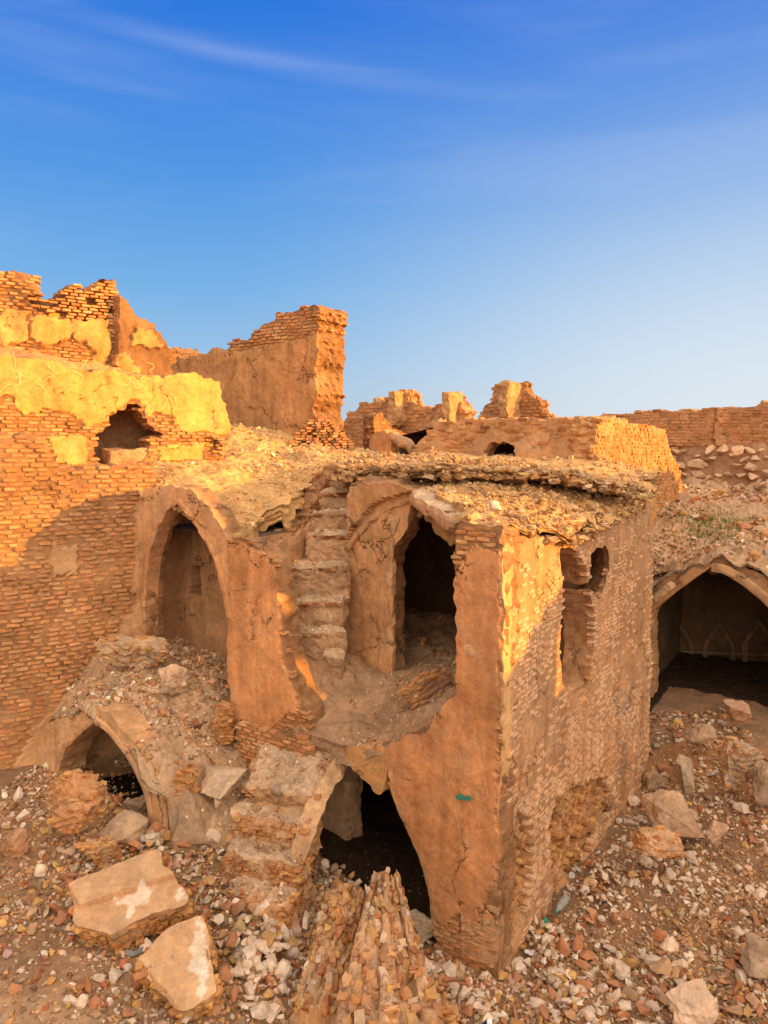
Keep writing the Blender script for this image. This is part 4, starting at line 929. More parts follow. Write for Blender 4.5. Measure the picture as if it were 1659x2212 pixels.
# ------------------------------------------------------------------ fallen slabs
class Tilt:                                   # tilted plane with its own 2-d coordinates
    def __init__(s, P, n, e1hint=(1, 0, 0)):
        s.P = np.array(P, float); s.n = np.array(n, float); s.n /= np.linalg.norm(s.n)
        e = np.array(e1hint, float); e -= s.n * e.dot(s.n); s.e1 = e / np.linalg.norm(e); s.e2 = np.cross(s.n, s.e1)
    def uv(s, px, py):
        r = np.array(ray(px, py)); o = np.array([0, 0, EYE]); k = (s.P - o).dot(s.n) / r.dot(s.n); q = o + r * k - s.P
        return q.dot(s.e1), q.dot(s.e2)
    def w(s, a, b, o):
        return s.P + np.asarray(a)[..., None] * s.e1 + np.asarray(b)[..., None] * s.e2 + np.asarray(o)[..., None] * s.n
def slab(name, T, out, thick, label, relief=(), white=(), seed=0, cell=.02, pal=PAL_OCHRE, spread=-.04, col=(.53, .335, .195)):
    P = [T.uv(*p) for p in out]; RL = [([T.uv(*p) for p in h], a) for h, a in relief]; WH = [[T.uv(*p) for p in h] for h in white]
    A = np.array(P); s0, z0 = A.min(0) - .06; s1, z1 = A.max(0) + .06; nx = int((s1 - s0) / cell) + 1; ny = int((z1 - z0) / cell) + 1
    def ins(s, z, j=.018): return pip(s + fbm(s, z, 0, 7, 3, seed) * j, z + fbm(s, z, 0, 7, 3, seed + 1) * j, P)
    S, Z = np.meshgrid(s0 + (np.arange(nx) + .5) * cell, z0 + (np.arange(ny) + .5) * cell, indexing='ij')
    L = 5; cen = A.mean(0)
    def mapf(i, j, l):
        s = s0 + i * cell; z = z0 + j * cell; t = l / L
        o = fbm(s, z, 0, 3, 4, seed + 3) * .012
        for h, a in RL: o = o + np.where(pip(s, z, h), a, 0)
        o = np.where(l == 0, o, -thick * t)
        k = 1 + spread * t
        j1 = fbm(s, z, t, 9, 3, seed + 5) * (cell * .4 + .03 * (l > 0)); j2 = fbm(s, z, t, 9, 3, seed + 6) * (cell * .4 + .03 * (l > 0))
        return T.w(cen[0] + (s - cen[0]) * k + j1, cen[1] + (z - cen[1]) * k + j2, o), np.stack([s, z], 1)
    def colf(V, A_, l):
        c = np.where((l == 0)[:, None], np.array(col), np.array([.44, .27, .15])) * (1 + .12 * fbm(A_[:, 0], A_[:, 1], 0, 4, 4, seed + 7))[:, None]
        s, z = A_[:, 0] + fbm(A_[:, 0], A_[:, 1], 0, 12, 4, seed + 8) * .05, A_[:, 1] + fbm(A_[:, 0], A_[:, 1], 0, 12, 4, seed + 9) * .05
        for h in WH: c = np.where((pip(s, z, h) & (l == 0))[:, None], np.array([.72, .63, .54]), c)
        return c
    mb = MB(); mask = ins(S, Z); solid(mb, mask, mapf, L, colf, 0)
    # bricks of the broken edge
    m2 = grow(~mask, 2) & mask; I, J = np.nonzero(m2); sel = RNG.random(len(I)) < .22; I = I[sel]; J = J[sel]
    for k in range(1, int(thick / .05) + 1):
        kp = RNG.random(len(I)) < .5; n = kp.sum()
        if not n: continue
        s = s0 + (I[kp] + .5) * cell; z = z0 + (J[kp] + .5) * cell
        cc = T.w(s, z, np.full(n, -k * .052 + .0)) + RNG.normal(0, .008, (n, 3))
        a = RNG.normal(0, .5, n); ax = np.cos(a)[:, None] * T.e1 + np.sin(a)[:, None] * T.e2; ay = -np.sin(a)[:, None] * T.e1 + np.cos(a)[:, None] * T.e2
        bricks(mb, cc, np.stack([RNG.uniform(.025, .06, n), RNG.uniform(.02, .04, n), RNG.uniform(.014, .022, n)], 1), ax, ay, T.n, pick(pal, n), .3, 1, .15)
    o = mb.build(name, [M_PLAS2, M_BRICK]); tag(o, label, 'slab'); return o
T1 = Tilt(at_z(280, 1945, 1.12), (-.10, -.42, .90))
slab('fallen_slab', T1, [(152,1918),(168,1908),(250,1877),(258,1870),(300,1856),(348,1842),(354,1862),(352,1880),(366,1886),(386,1900),(396,1915),(408,1943),(404,1955),(370,1966),(336,1972),(300,1990),(262,2004),(248,2020),(215,2012),(172,2002),(158,1990),(160,1965),(154,1948)], .30,
     'large fallen plaster slab with a raised ledge across it and a white patch', [([(140,1900),(172,1962),(255,1936),(383,1896),(390,1840),(140,1840)], .06)], [[(250,1942),(300,1926),(312,1905),(318,1912),(316,1932),(326,1934),(318,1955),(300,1960),(284,1980),(272,1984),(276,1962),(255,1955)], [(386,1926),(400,1925),(406,1945),(392,1950)]], seed=300)
T2 = Tilt(at_z(395, 2090, .94), (.02, -.50, .86))
slab('fallen_slab', T2, [(293,2072),(320,2045),(348,2018),(360,2006),(400,1990),(434,1974),(446,1995),(452,2040),(462,2100),(468,2140),(455,2150),(420,2180),(396,2192),(380,2182),(350,2150),(318,2115),(302,2095)], .26,
     'triangular fallen plaster slab with a white streak down its right side', [([(285,2065),(300,2075),(400,2200),(380,2210),(290,2110)], -.03)], [[(424,1978),(436,1974),(446,2040),(450,2110),(442,2160),(430,2152),(436,2120),(420,2095),(412,2050),(420,2030)]], seed=310)

# ------------------------------------------------------------------ fallen ribbed masonry
def ribbed(name, TL, TR, BL, BR, rows, label, seed, depth=.5, ridge=.05, side=(.45, .27, .15)):
    TL, TR, BL, BR = [np.array(q) for q in (TL, TR, BL, BR)]; nU, nV = rows * 8, 60
    U, W = np.meshgrid(np.linspace(0, 1, nU + 1), np.linspace(0, 1, nV + 1), indexing='ij')
    n = np.cross(TR - TL + BR - BL, BL - TL); n = n / np.linalg.norm(n); n = n if n[2] > 0 else -n
    P = (TL * (1 - U[..., None]) + TR * U[..., None]) * (1 - W[..., None]) + (BL * (1 - U[..., None]) + BR * U[..., None]) * W[..., None]
    row = np.floor(U * rows * .9999); rr = np.random.default_rng(seed); rh = rr.normal(0, 1, rows)
    hgt = ridge * (rh[row.astype(int)] * .8 - .7 * (np.abs((U * rows + .25 * fbm(P[..., 0], P[..., 1], P[..., 2], 5, 2, seed + 4)) % 1 - .5) * 2) ** 3) + .10 * np.sin(np.pi * np.clip(U, 0, 1))
    hgt = hgt + fbm(P[..., 0], P[..., 1], P[..., 2], 6, 5, seed, .65) * .10
    edge = (U == 0) | (U == 1) | (W == 0)
    P2_ = P + hgt[..., None] * n
    mb = MB(); V = P2_.reshape(-1, 3); w = nV + 1
    i, j = np.meshgrid(np.arange(nU), np.arange(nV), indexing='ij'); i = i.ravel(); j = j.ravel()
    c = np.array([.48, .31, .19]) * (1 + .2 * fbm(V[:, 0], V[:, 1], V[:, 2], 4, 3, seed + 1))[:, None]
    mb.add(V, np.stack([i * w + j, (i + 1) * w + j, (i + 1) * w + j + 1, i * w + j + 1], 1), c)
    for line in (P2_[0], P2_[-1], P2_[:, 0], P2_[:, -1]):
        K = 8; out = np.array(line) - P.reshape(-1, 3).mean(0); out[:, 2] = 0; out /= np.linalg.norm(out, axis=1)[:, None]
        S = np.stack([line - np.array([0, 0, 1.0]) * depth * k / K * 2 + out * (.05 * k / K + 0) for k in range(K + 1)], 1)
        S[:, 1:] += np.stack([fbm(S[:, 1:, 0], S[:, 1:, 1], S[:, 1:, 2], 6, 3, seed + q) for q in range(3)], -1) * .03
        m = len(line); V = S.reshape(-1, 3); i, j = np.meshgrid(np.arange(m - 1), np.arange(K), indexing='ij'); i = i.ravel(); j = j.ravel(); ww = K + 1
        mb.add(V, np.stack([i * ww + j, (i + 1) * ww + j, (i + 1) * ww + j + 1, i * ww + j + 1], 1), np.array(side) * (1 + .2 * fbm(V[:, 0], V[:, 1], V[:, 2], 4, 3, seed + 1))[:, None])
    for r in range(rows):
        t = .02
        while t < .98:
            ln = rr.uniform(.035, .13); u = min(.99, max(.01, (r + .5 + rr.uniform(-.4, .4)) / rows))
            p = (TL * (1 - u) + TR * u) * (1 - t) + (BL * (1 - u) + BR * u) * t
            dd = (BL * (1 - u) + BR * u) - (TL * (1 - u) + TR * u); Ld = np.linalg.norm(dd); dd = dd / Ld; sd = np.cross(n, dd)
            wdt = np.linalg.norm((TR - TL) * (1 - t) + (BR - BL) * t) / rows
            if rr.random() < .93:
                h = ridge * rh[r] * .8 + .10 * math.sin(math.pi * u) - .012 + .06 * float(fbm(p[0], p[1], p[2], 6, 5, seed, .65))
                c1 = pick(np.concatenate([PAL_OCHRE, PAL_BRICK, PAL_RUB[:5]]), 1)
                bricks(mb, (p + n * (h + rr.normal(0, .008)))[None], [[ln * .5, min(.06, max(.02, wdt * .32)) * rr.uniform(.6, 1.1), .03]], dd, sd, n, c1 * rr.uniform(.75, 1.05), .45, 1, .22)
            t += (ln + .015) / Ld * .62
    o = mb.build(name, [M_ROCK, M_BRICK]); tag(o, label, 'masonry chunk'); return o
ribbed('fallen_masonry', at_d(802,1896,7.0), at_d(862,1906,7.0), at_d(712,2260,5.55), at_d(958,2215,5.7), 5, 'larger wedge of fallen ribbed brick masonry pointing up in front of the dark cellar mouth', 320, ridge=.07)
ribbed('fallen_masonry', at_d(706,1946,7.1), at_d(786,1926,7.1), at_d(632,2205,6.05), at_d(742,2200,6.0), 4, 'smaller ribbed wedge of fallen brick masonry leaning left of the bigger one', 330, ridge=.06)

# ------------------------------------------------------------------ boulders and blocks
def px_rock(name, x0, x1, y0, y1, d, label, seed, col=(.46,.31,.2), deep=.8, cat='rock', **k):
    c = at_d((x0 + x1) / 2, (y0 + y1) / 2, d); s = d / FPX * 1.02
    return boulder(name, c, ((x1 - x0) / 2 * s * 1.12, (x1 - x0) / 2 * s * deep, (y1 - y0) / 2 * s * 1.12), seed, M_ROCK, col, label, cat, **k)
px_rock('masonry_boulder', 112,222,1672,1812, 7.9, 'upright cone of broken ochre and red masonry before the buried arch', 3, (.50,.27,.14), strat=.09, amp=.07, sub=4)
px_rock('plaster_lump', 205,325,1745,1850, 8.1, 'smooth grey brown plaster lump sloping into the buried arch', 12, (.44,.33,.23), amp=.03, boxy=.2)
px_rock('boulder', 268,340,1715,1800, 8.75, 'dark boulder inside the buried arch', 14, (.30,.22,.16), amp=.05)
px_rock('masonry_block', 214,360,1368,1445, 9.75, 'flat topped masonry block at the foot of the left brick wall', 21, (.48,.34,.23), amp=.07, strat=.1)
px_rock('masonry_block', 345,408,1434,1500, 9.5, 'knobbly pale masonry lump in the middle of the rubble slope', 24, (.50,.36,.26), amp=.07)
px_rock('brick_stump', 452,502,1520,1605, 9.2, 'stump of ochre bricks against the left edge of the pier', 26, (.42,.24,.11), strat=.07, amp=.04, boxy=.95)
px_rock('brick_stump', 378,436,1655,1830, 8.25, 'rough brick buttress standing right beside the buried arch', 28, (.45,.26,.12), strat=.07, amp=.06, boxy=.95)
px_rock('ledge_stone', 428,556,1662,1722, 8.35, 'grey overhanging ledge stone above a small dark hollow', 31, (.46,.35,.26), amp=.05, boxy=.7)
px_rock('boulder', 448,480,1708,1752, 8.25, 'pale round boulder left of the small dark hollow', 33, (.52,.41,.32), amp=.03, boxy=.3)
px_rock('masonry_chunk', 868,992,1438,1570, 8.75, 'leaning brown masonry chunk in the upper doorway beside the corner pillar', 35, (.38,.23,.14), strat=.08, amp=.07, tilt=(.2, -.6), deep=.45)
px_rock('stone', 700,748,1395,1440, 9.2, 'pale flat stone at the foot of the upper stairs', 37, (.48,.36,.26), amp=.03)
px_rock('stone', 1054,1086,1078,1110, 8.25, 'pale pointed stone on the roof edge above the doorway', 39, (.66,.58,.50), amp=.015, boxy=.3)
px_rock('stone_block', 866,948,1962,2030, 7.75, 'grey block of stones lying inside the cellar mouth', 41, (.44,.36,.28), amp=.04, boxy=.9)
px_rock('masonry_chunk', 928,996,2150,2230, 5.95, 'upright ochre brick chunk right of the largest ribbed wedge', 43, (.46,.27,.13), strat=.05, amp=.05, boxy=.9)
px_rock('boulder', 1432,1560,2112,2240, 6.3, 'big pale pink boulder at the bottom right', 45, (.62,.46,.36), amp=.05, boxy=.4)
px_rock('boulder', 1392,1516,1712,1798, 9.9, 'broad angular tan boulder beyond the far end of the side wall', 47, (.50,.34,.23), amp=.04, boxy=.8)
px_rock('masonry_block', 1364,1470,1795,1866, 8.9, 'long masonry block with a dark red brick set in its end', 49, (.48,.30,.18), amp=.04, strat=.08, boxy=.95)
px_rock('boulder', 1520,1572,1772,1840, 9.3, 'pinkish upright boulder right of the long masonry block', 52, (.54,.37,.27), amp=.04, boxy=.8)
px_rock('layered_rock', 1552,1648,1588,1718, 10.6, 'tall layered rock stack below the vault mouth', 54, (.44,.33,.25), strat=.09, amp=.07, boxy=.6)
px_rock('stone_block', 1438,1510,1640,1712, 10.8, 'squared grey brown block between the layered rock and the side wall', 56, (.42,.33,.25), amp=.03, boxy=.95)
px_rock('stone_block', 1396,1440,1636,1706, 11.3, 'narrow upright block touching the far corner of the side wall', 58, (.40,.29,.21), amp=.04, boxy=.95)
px_rock('boulder', 1560,1624,1510,1570, 12.0, 'reddish boulder on the floor before the vault mouth', 60, (.44,.27,.18), amp=.05)
px_rock('boulder', 1480,1545,1560,1610, 11.5, 'low dark boulder midway between vault mouth and grey block', 62, (.36,.26,.19), amp=.05)
px_rock('boulder', 1620,1700,1640,1740, 10.2, 'dark boulder cut by the right edge of the picture', 64, (.36,.27,.2), amp=.05)
px_rock('boulder', 1590,1680,2020,2110, 7.0, 'grey brown boulder near the lower right edge', 66, (.46,.36,.28), amp=.04)
px_rock('plaster_chunk', 415,470,1900,1950, 7.6, 'crumpled pale plaster chunk between the ledged slab and the lower stairs', 68, (.52,.42,.34), amp=.06)
px_rock('masonry_chunk', 165,250,1815,1870, 7.7, 'flat ochre masonry chunk behind the ledged slab', 70, (.46,.30,.17), amp=.05, strat=.05)
px_rock('boulder', 18,58,1790,1850, 7.6, 'reddish boulder near the left edge below the brick wall', 72, (.46,.26,.15), amp=.05)
# beam at the vault mouth
mb = MB(); a = at_d(1408,1302,12.9); b = at_d(1452,1262,12.7); d = b - a; Lr = np.linalg.norm(d); d /= Lr; sd = np.cross(d, (0,0,1)); sd /= np.linalg.norm(sd)
rough_box(mb, (a + b) / 2, d, sd, np.cross(sd, d), (Lr / 2, .14, .06), .04, .02, (.52,.34,.2), 3); tag(mb.build('plaster_plank', [M_ROCK]), 'short tilted plaster plank hanging at the left springing of the vault mouth', 'plank')

# ------------------------------------------------------------------ litter
def lathe(mb, prof, base, axis_, col, seg=24, wob=0):
    ax = np.array(axis_, float); ax /= np.linalg.norm(ax); h = np.array([0, 0, 1.0]) if abs(ax[2]) < .9 else np.array([1.0, 0, 0]); e1 = np.cross(h, ax); e1 /= np.linalg.norm(e1); e2 = np.cross(ax, e1)
    th = np.arange(seg) * 2 * np.pi / seg; V = []
    for (r, t) in prof:
        rr = r * (1 + wob * np.sin(3 * th + t * 60)); V.append(np.array(base) + ax * t + rr[:, None] * (np.cos(th)[:, None] * e1 + np.sin(th)[:, None] * e2))
    V = np.concatenate(V); F = [(i * seg + k, i * seg + (k + 1) % seg, (i + 1) * seg + (k + 1) % seg, (i + 1) * seg + k) for i in range(len(prof) - 1) for k in range(seg)]
    mb.add(V, F, col)
M_PET = plain_mat('clear_plastic', (.85,.93,.92), .12, 0, .75); M_TEAL = plain_mat('teal_plastic', (.03,.45,.38), .4); M_CANG = plain_mat('green_can_paint', (.01,.42,.27), .3, .4)
M_ALU = plain_mat('aluminium', (.75,.75,.74), .35, .9); M_BLUE = plain_mat('blue_can_paint', (.01,.05,.42), .25, .3); M_RED = plain_mat('red_print', (.6,.03,.03), .4); M_WHITE = plain_mat('white_print', (.85,.85,.86), .5)
M_CYAN = plain_mat('green_wall_paint', (.015,.22,.16), .7); M_PAPER = plain_mat('paper', (.80,.80,.88), .8)
def gz(p): q = np.array(p, float); q[2] = float(ground(q[0], q[1])); return q
pa = at_z(1203, 1964, .10); pb = at_z(1232, 1924, .10); ax = pb - pa; ax = ax / np.linalg.norm(ax)
pa[2] = float(ground(pa[0], pa[1])) + .11
bt = thing('plastic_bottle', 'clear ribbed plastic bottle with teal cap lying at the foot of the side wall', 'bottle', pa)
mb = MB(); pr = [(.013,.0),(.013,.02),(.022,.04),(.040,.075),(.045,.10)]
for k in range(9): pr += [(.045,.11 + k * .02),(.041,.12 + k * .02)]
pr += [(.045,.30),(.038,.315),(.0,.31)]; lathe(mb, pr, pa, ax, (1,1,1)); mb.build('bottle_body', [M_PET], bt, smooth=True)
mb = MB(); lathe(mb, [(0,-.022),(.016,-.022),(.017,-.018),(.017,.0),(.013,.001)], pa, ax, (1,1,1)); mb.build('cap', [M_TEAL], bt)
mb = MB(); lathe(mb, [(.0462,.125),(.0462,.15)], pa, ax, (1,1,1)); mb.build('label_band', [plain_mat('olive_label', (.35,.36,.12), .5)], bt)
def can(name, p, axv, L_, mat, label, wob, emblem=False):
    t = thing(name, label, 'can', p); mb = MB(); r = .033
    lathe(mb, [(r * .85,.0),(r,.012)] + [(r * (1 - .16 * wob * math.sin(k / 7 * math.pi)), .012 + k * (L_ - .03) / 8) for k in range(1, 8)] + [(r,L_ - .014),(r * .85,L_)], p, axv, (1,1,1), 28, wob * .08); mb.build('can_body', [mat], t, smooth=True)
    mb = MB(); lathe(mb, [(0,.002),(r * .8,.0),(r * .86,.002)], p, axv, (1,1,1), 28); mb.build('can_end', [M_ALU], t); mb = MB(); lathe(mb, [(r * .86,L_ - .001),(r * .8,L_ + .001),(0,L_ - .003)], p, axv, (1,1,1), 28); mb.build('can_end', [M_ALU], t)
    return t
pc = at_z(1176, 1978, .12); pd = at_z(1192, 1994, .10); pc[2] = float(ground(pc[0], pc[1])) + .12; can('drinks_can', pc, pd - at_z(1176, 1978, .12) + np.array([0, 0, -.01]), .12, M_CANG, 'crushed green drinks can below the plastic bottle', 1.0)
pe = at_z(1046, 2213, .14); ex = np.array([.35, -.55, .85]); ex /= np.linalg.norm(ex)
bc = can('drinks_can', pe + np.array([0,0,-.02]), ex, .12, M_BLUE, 'blue drinks can with a red and white round emblem at the bottom edge', 0.0, True)
# round emblem wrapped on the can: white disc, red upper and blue lower wave
e1 = np.cross(ex, (0, 0, 1)); e1 /= np.linalg.norm(e1); e2 = np.cross(ex, e1); e2 = e2 if e2[1] < 0 else -e2
def emb(name, mat, f, rad):
    m = MB(); V = []; F = []; N_ = 18
    for i_ in range(N_ + 1):
        for j_ in range(N_ + 1):
            x = -1 + 2 * i_ / N_; lo_, hi_ = f(x); y = lo_ + (hi_ - lo_) * j_ / N_; a_ = x * .022 / .033
            V.append(pe + np.array([0,0,-.02]) + ex * (.066 + y * .022) + rad * (math.sin(a_) * e1 + math.cos(a_) * (e2)))
            if i_ and j_: q = (i_ - 1) * (N_ + 1) + j_ - 1; F.append((q, q + 1, q + N_ + 2, q + N_ + 1))
    m.add(V, F); m.build(name, [mat], bc)
cirf = lambda x: math.sqrt(max(0, 1 - x * x))
emb('emblem_disc', M_WHITE, lambda x: (-cirf(x), cirf(x)), .0336)
emb('emblem_red_wave', M_RED, lambda x: (min(cirf(x), .22 + .18 * math.sin(x * 2.6)), cirf(x)), .0340)
emb('emblem_blue_wave', M_BLUE, lambda x: (-cirf(x), max(-cirf(x), -.25 + .18 * math.sin(x * 2.6))), .0340)
def paper(px, py, sz, label, name='paper_scrap', cat='litter', mat=None, seed=0, zadd=.07):
    p = at_z(px, py, .05); p[2] = float(ground(p[0], p[1])) + zadd
    m = MB(); n = 8; a, b = np.meshgrid(np.linspace(-1, 1, n), np.linspace(-.7, .7, n), indexing='ij'); a = a.ravel(); b = b.ravel()
    z = fbm(a, b, seed, 1.6, 3, seed) * .7; V = p + np.stack([a * sz, b * sz, z * sz], 1); i, j = np.meshgrid(np.arange(n - 1), np.arange(n - 1), indexing='ij'); i = i.ravel(); j = j.ravel()
    m.add(V, np.stack([i * n + j, (i + 1) * n + j, (i + 1) * n + j + 1, i * n + j + 1], 1)); o = m.build(name, [mat or M_PAPER]); tag(o, label, cat)
paper(1146, 2050, .06, 'crumpled white and lilac wrapper near the bottom corner of the side wall', 'wrapper', seed=3)
paper(1251, 1857, .05, 'small curved white shard on the ground beside the side wall', 'white_shard', mat=M_WHITE, seed=5)
paper(1420, 1842, .09, 'grey plastic scrap lying beyond the side wall near the tan boulder', 'plastic_scrap', seed=8, mat=M_ALU)
p = at_z(1230, 1900, .05); p[2] = float(ground(p[0], p[1])) + .06
mb = MB(); lathe(mb, [(0,0),(.026,0),(.036,.085),(.038,.088),(.034,.085)], p, (.2,-.7,.75), (1,1,1)); tag(mb.build('paper_cup', [M_WHITE]), 'small pale paper cup above the plastic bottle at the wall foot', 'cup')
# grey fabric strip under slabs
mb = MB(); pts = [at_z(x, y, .72) for x, y in ((272,2062),(290,2066),(310,2055),(325,2040),(332,2030))]; 
V = []; 
for k, q in enumerate(pts): V += [q + np.array([0, -.03, .02]), q + np.array([0, .0, .05]), q + np.array([0, .03, .02])]
mb.add(V, [(k * 3 + c, k * 3 + c + 1, k * 3 + c + 4, k * 3 + c + 3) for k in range(4) for c in (0, 1)]); tag(mb.build('cloth_strip', [plain_mat('grey_cloth', (.22,.23,.24), .9)]), 'grey cloth strip caught between the two fallen plaster slabs', 'cloth')

# marks on the front wall: green paint smear and scratched letters
def onF(px, py, off): s, z = FF.uv(px, py); return FF.w(s, z, off)
mb = MB()
for (cx, cy, rx, ry) in ((1000,1717,10,6.5),(1016,1720,8.5,5.5)):
    V = [onF(cx, cy, .062)] + [onF(cx + rx * math.cos(t) * (1 + .12 * math.sin(3 * t)), cy + ry * math.sin(t), .06) for t in np.arange(24) * math.pi / 12]
    mb.add(V, [(0, 1 + k, 1 + (k + 1) % 24) for k in range(24)])
mb.build('paint_mark', [M_CYAN], B)
M_SCR = earth_mat('scratched_plaster', .2, 50, .005, dust=0, mott=.1)
def scratch(lines, fr, parent, off, wd=.004, name='scratch_mark', col=(.70,.45,.28)):
    for ln in lines:
        m = MB(); P = [fr.uv(*q) for q in ln]; Q = np.array(P)
        t = np.linspace(0, len(Q) - 1, len(Q) * 7); A = np.stack([np.interp(t, np.arange(len(Q)), Q[:, k]) for k in (0, 1)], 1)
        for _ in range(4): A[1:-1] = (A[:-2] + 2 * A[1:-1] + A[2:]) / 4
        T = np.gradient(A, axis=0); T /= np.linalg.norm(T, axis=1)[:, None] + 1e-9; N_ = np.stack([-T[:, 1], T[:, 0]], 1); w_ = wd * (.6 + .4 * np.abs(fbm(A[:, 0], A[:, 1], 0, 20, 2, 5)))[:, None]
        # follow the plaster relief of the wall beneath
        A1 = A + N_ * w_; A2 = A - N_ * w_
        V = np.concatenate([fr.w(A1[:, 0], A1[:, 1], off(A1)), fr.w(A2[:, 0], A2[:, 1], off(A2))]); n = len(A)
        m.add(V, [(k, k + 1, n + k + 1, n + k) for k in range(n - 1)], col); m.build(name, [M_SCR], parent)
def offF(seed, lump, extra):
    return lambda A: fbm(A[:, 0], A[:, 1], seed, 1.2, 3, seed + 21) * lump + fbm(A[:, 0], A[:, 1], seed, 9, 3, seed + 25) * .006 + extra
scratch([[(975,1690),(988,1655),(992,1612),(1000,1650),(1010,1640),(1015,1610),(1022,1640),(1040,1665)], [(1028,1590),(1036,1610),(1044,1640),(1042,1660)],
         [(1010,1672),(1045,1660),(1052,1690),(1058,1715),(1045,1728),(1030,1722)], [(1000,1690),(1030,1700)], [(965,1660),(972,1700)], [(985,1740),(996,1790)], [(1035,1760),(1020,1800),(1045,1790)]], FF, B, offF(20, .02, .038))
rs = np.random.default_rng(11); sc = []
for k in range(26):
    x, y = rs.uniform(515, 590), rs.uniform(1240, 1440); a = rs.uniform(0, 6.28); ln = []
    for q in range(6): ln.append((x, y)); a += rs.normal(0, .8); x += 9 * math.cos(a); y += 9 * math.sin(a)
    if all(510 < p[0] < 598 for p in ln): sc.append(ln)
scratch(sc, FF, B, offF(30, .025, .038), .0032)
sc = []
for k in range(16):
    x, y = rs.uniform(20, 400), rs.uniform(790, 860); a = rs.uniform(-.5, .5); ln = []
    for q in range(6): ln.append((x, y)); a += rs.normal(0, .9); x += 9 * math.cos(a); y += 7 * math.sin(a)
    sc.append(ln)
scratch(sc, FL2, LP2, offF(110, .04, .048), .005, col=(.75,.58,.34))
# dark and pale sprayed scribble on the side wall
def spray(cx, cy, w_, h_, n, col, sd_):
    r = np.random.default_rng(sd_); L_ = []
    for k in range(n):
        x, y = cx + r.uniform(-w_, w_) * .8, cy + r.uniform(-h_, h_) * .8; ln = [(x, y)]
        for q in range(4): x += r.normal(0, w_ * .25); y += r.normal(0, h_ * .25); ln.append((x, y))
        L_.append(ln)
    scratch(L_, FR, B, offF(10, .018, .018), .006, 'sprayed_scribble', col)
spray(1345, 1515, 22, 34, 16, (.24,.19,.17), 1); spray(1342, 1640, 20, 40, 12, (.24,.19,.17), 2); spray(1350, 1560, 22, 60, 10, (.70,.62,.56), 3)

# grass on the mound
mb = MB(); rs = np.random.default_rng(8); n = 2600; V = []; ctr = at_d(1545, 1150, 15.2)
gp_ = rs.normal(0, 1, (n, 2)) * np.array([.55, .65]) + ctr[:2] + (np.array([0, 1.3])) * rs.uniform(-1, 1, (n, 1)) * .35
zz = mz(gp_[:, 0], gp_[:, 1]) + fbm(gp_[:, 0], gp_[:, 1], 0, 2.2, 5, 197, .6) * .16; a = rs.uniform(0, 6.28, n); h = rs.uniform(.03, .09, n)
b1 = np.stack([gp_[:, 0] - .008 * np.cos(a), gp_[:, 1] - .008 * np.sin(a), zz - .02], 1); b2 = np.stack([gp_[:, 0] + .008 * np.cos(a), gp_[:, 1] + .008 * np.sin(a), zz - .02], 1)
tpv = np.stack([gp_[:, 0] + rs.normal(0, .03, n), gp_[:, 1] + rs.normal(0, .03, n), zz + h], 1)
V = np.stack([b1, b2, tpv], 1).reshape(-1, 3); mb.add(V, np.arange(3 * n).reshape(-1, 3), np.repeat(np.array([.10,.16,.035]) * rs.uniform(.6, 1.5, (n, 1)), 3, 0))
o = mb.build('grass', [M_RUB]); o['kind'] = 'stuff'; tag(o, 'patch of short green grass on the debris mound above the vault', 'grass', kind='stuff')

# crumbs on the treads
mb = MB(); tx = []; 
for k, p in enumerate(seq):
    n = 110; dep = .5 if k == 0 else .3; u_ = RNG.random(n) ** .7; v_ = RNG.random(n); q = p + wx * (u_ * dep)[:, None] + wv * (v_ * wid[k] * .95)[:, None]; q[:, 2] = p[2] + (.6 * u_ * dep if k == 0 else 0) + .012; tx.append(q)
for (xl, xr, yt, yb, d, dep) in ST:
    a = at_d(xl, yt, d); b = at_d(xr, yt, d); n = 45; q = np.stack([RNG.uniform(a[0], b[0], n), d + RNG.random(n) * .35, np.full(n, a[2] + .012)], 1); tx.append(q)
tx = np.concatenate(tx); stones(mb, tx, np.clip(np.exp(RNG.normal(math.log(.014), .5, len(tx))), .006, .045), pick(PAL_RUB, len(tx)) * 1.05)
o = mb.build('stair_crumbs', [M_RUB]); tag(o, 'crumbs of brick and plaster lying on the stair treads', 'crumbs', kind='stuff')
